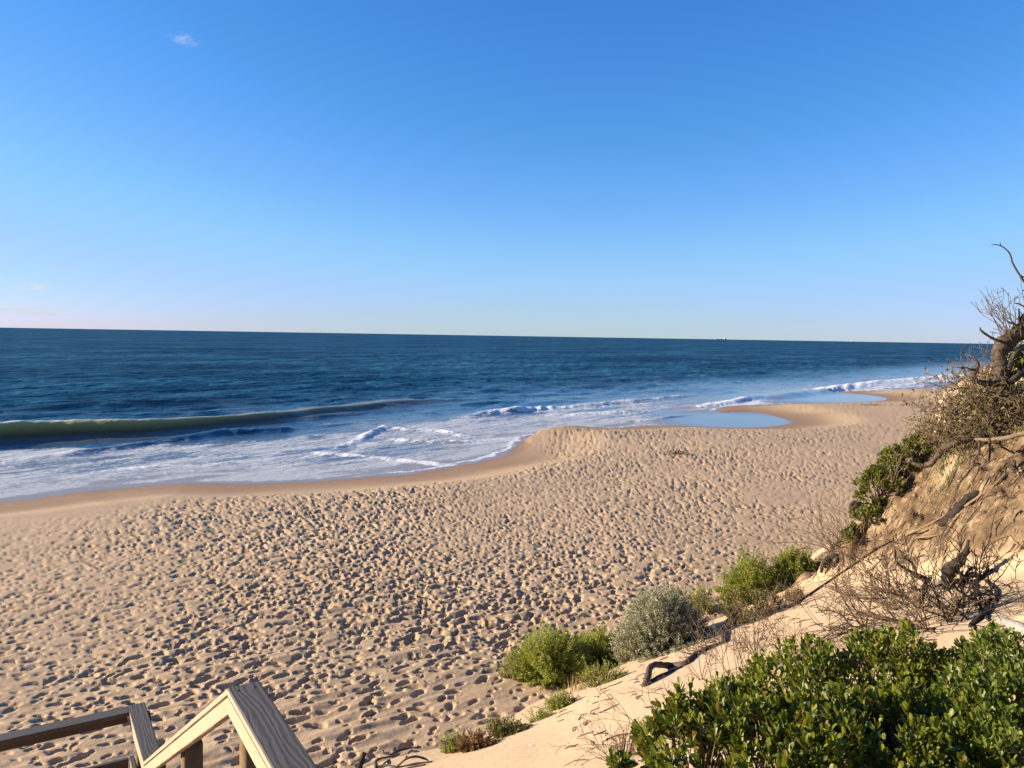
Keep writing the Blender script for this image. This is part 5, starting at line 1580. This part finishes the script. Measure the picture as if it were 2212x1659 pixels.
strands('hanging_roots', 1100, (1760, 2215, 960, 1290), 7, .10, .008, M_ROOT, 1.0, .03, .8)
strands('fine_root_litter', 700, (1790, 2050, 1060, 1290), 6, .10, .007, M_TWIG, .9, .03, .5)
strands('dark_root_litter', 420, (1750, 2215, 960, 1290), 6, .12, .010, M_DARKWOOD, .8, .02)


def litter(name, n, box, length, r, mat, dune_only=True):
    mb = MB()
    k = 0
    while k < n:
        p = hit(rnd.uniform(box[0], box[1]), rnd.uniform(box[2], box[3]))
        k += 1
        dt = float(land(np.array([p.x]), np.array([p.y]))[2][0])
        if dune_only and dt < .2: continue
        a = rnd.uniform(0, 6.28); L = length * rnd.uniform(.3, 1.3)
        pts = []
        for i in range(4):
            x, y = p.x + math.cos(a) * L * i / 3, p.y + math.sin(a) * L * i / 3
            a += rnd.uniform(-.5, .5)
            pts.append((x, y, land_z(x, y) + .006 + (.02 * rnd.random() if i in (1, 2) else 0)))
        mb.tube(pts, [r, r * 1.1, r * .9, r * .5], 4)
    o = mb.build(name, mat); o['kind'] = 'stuff'


litter('twig_litter', 75, (1150, 1800, 1370, 1659), .22, .006, M_TWIG)
litter('twig_litter', 60, (1400, 2212, 1250, 1420), .30, .007, M_DARKWOOD)
litter('twig_litter', 22, (1150, 1420, 1440, 1600), .30, .008, M_DRIFT)
n = 150
pts = [hit(rnd.uniform(900, 1750), rnd.uniform(1090, 1640)) for k in range(n)]
P = np.array([list(p) for p in pts]) + np.array([0, 0, .02])
V, F = leaf_soup(LEAF_SPOON, P, rand_dirs(n) * np.array([1, 1, .2]), rand_dirs(n) * .3 + np.array([0, 0, 1]), .05 * rng.uniform(.5, 1.3, n))
mesh_np('shell_fragments', V, F, M_SHELL)['kind'] = 'stuff'

# crumbled clods of earth and sand lying over the scarp and at its foot
OCT = (np.array([(1, 0, 0), (-1, 0, 0), (0, 1, 0), (0, -1, 0), (0, 0, 1), (0, 0, -1)], float), np.array([(0, 2, 4), (2, 1, 4), (1, 3, 4), (3, 0, 4), (2, 0, 5), (1, 2, 5), (3, 1, 5), (0, 3, 5)]))
P = scarp_points(2400, (1740, 2215, 960, 1310), .2)
n = len(P)
sz = 0.010 + 0.034 * rng.uniform(0, 1, n) ** 3
V = P[:, None] + (OCT[0][None] * rng.uniform(.55, 1.3, (n, 6, 1)) + rng.normal(size=(n, 6, 3)) * .15) * sz[:, None, None] + np.array([0, 0, 1]) * (sz * .05)[:, None, None]
F = (OCT[1][None] + (np.arange(n) * 6)[:, None, None]).reshape(-1, 3)
M_CLOD = bark_material('sandy_clod', (0.15, 0.10, 0.055), (0.37, 0.265, 0.155), 7, 0.95, 0.4)
mesh_np('earth_clods', V.reshape(-1, 3), F, M_CLOD)['kind'] = 'stuff'
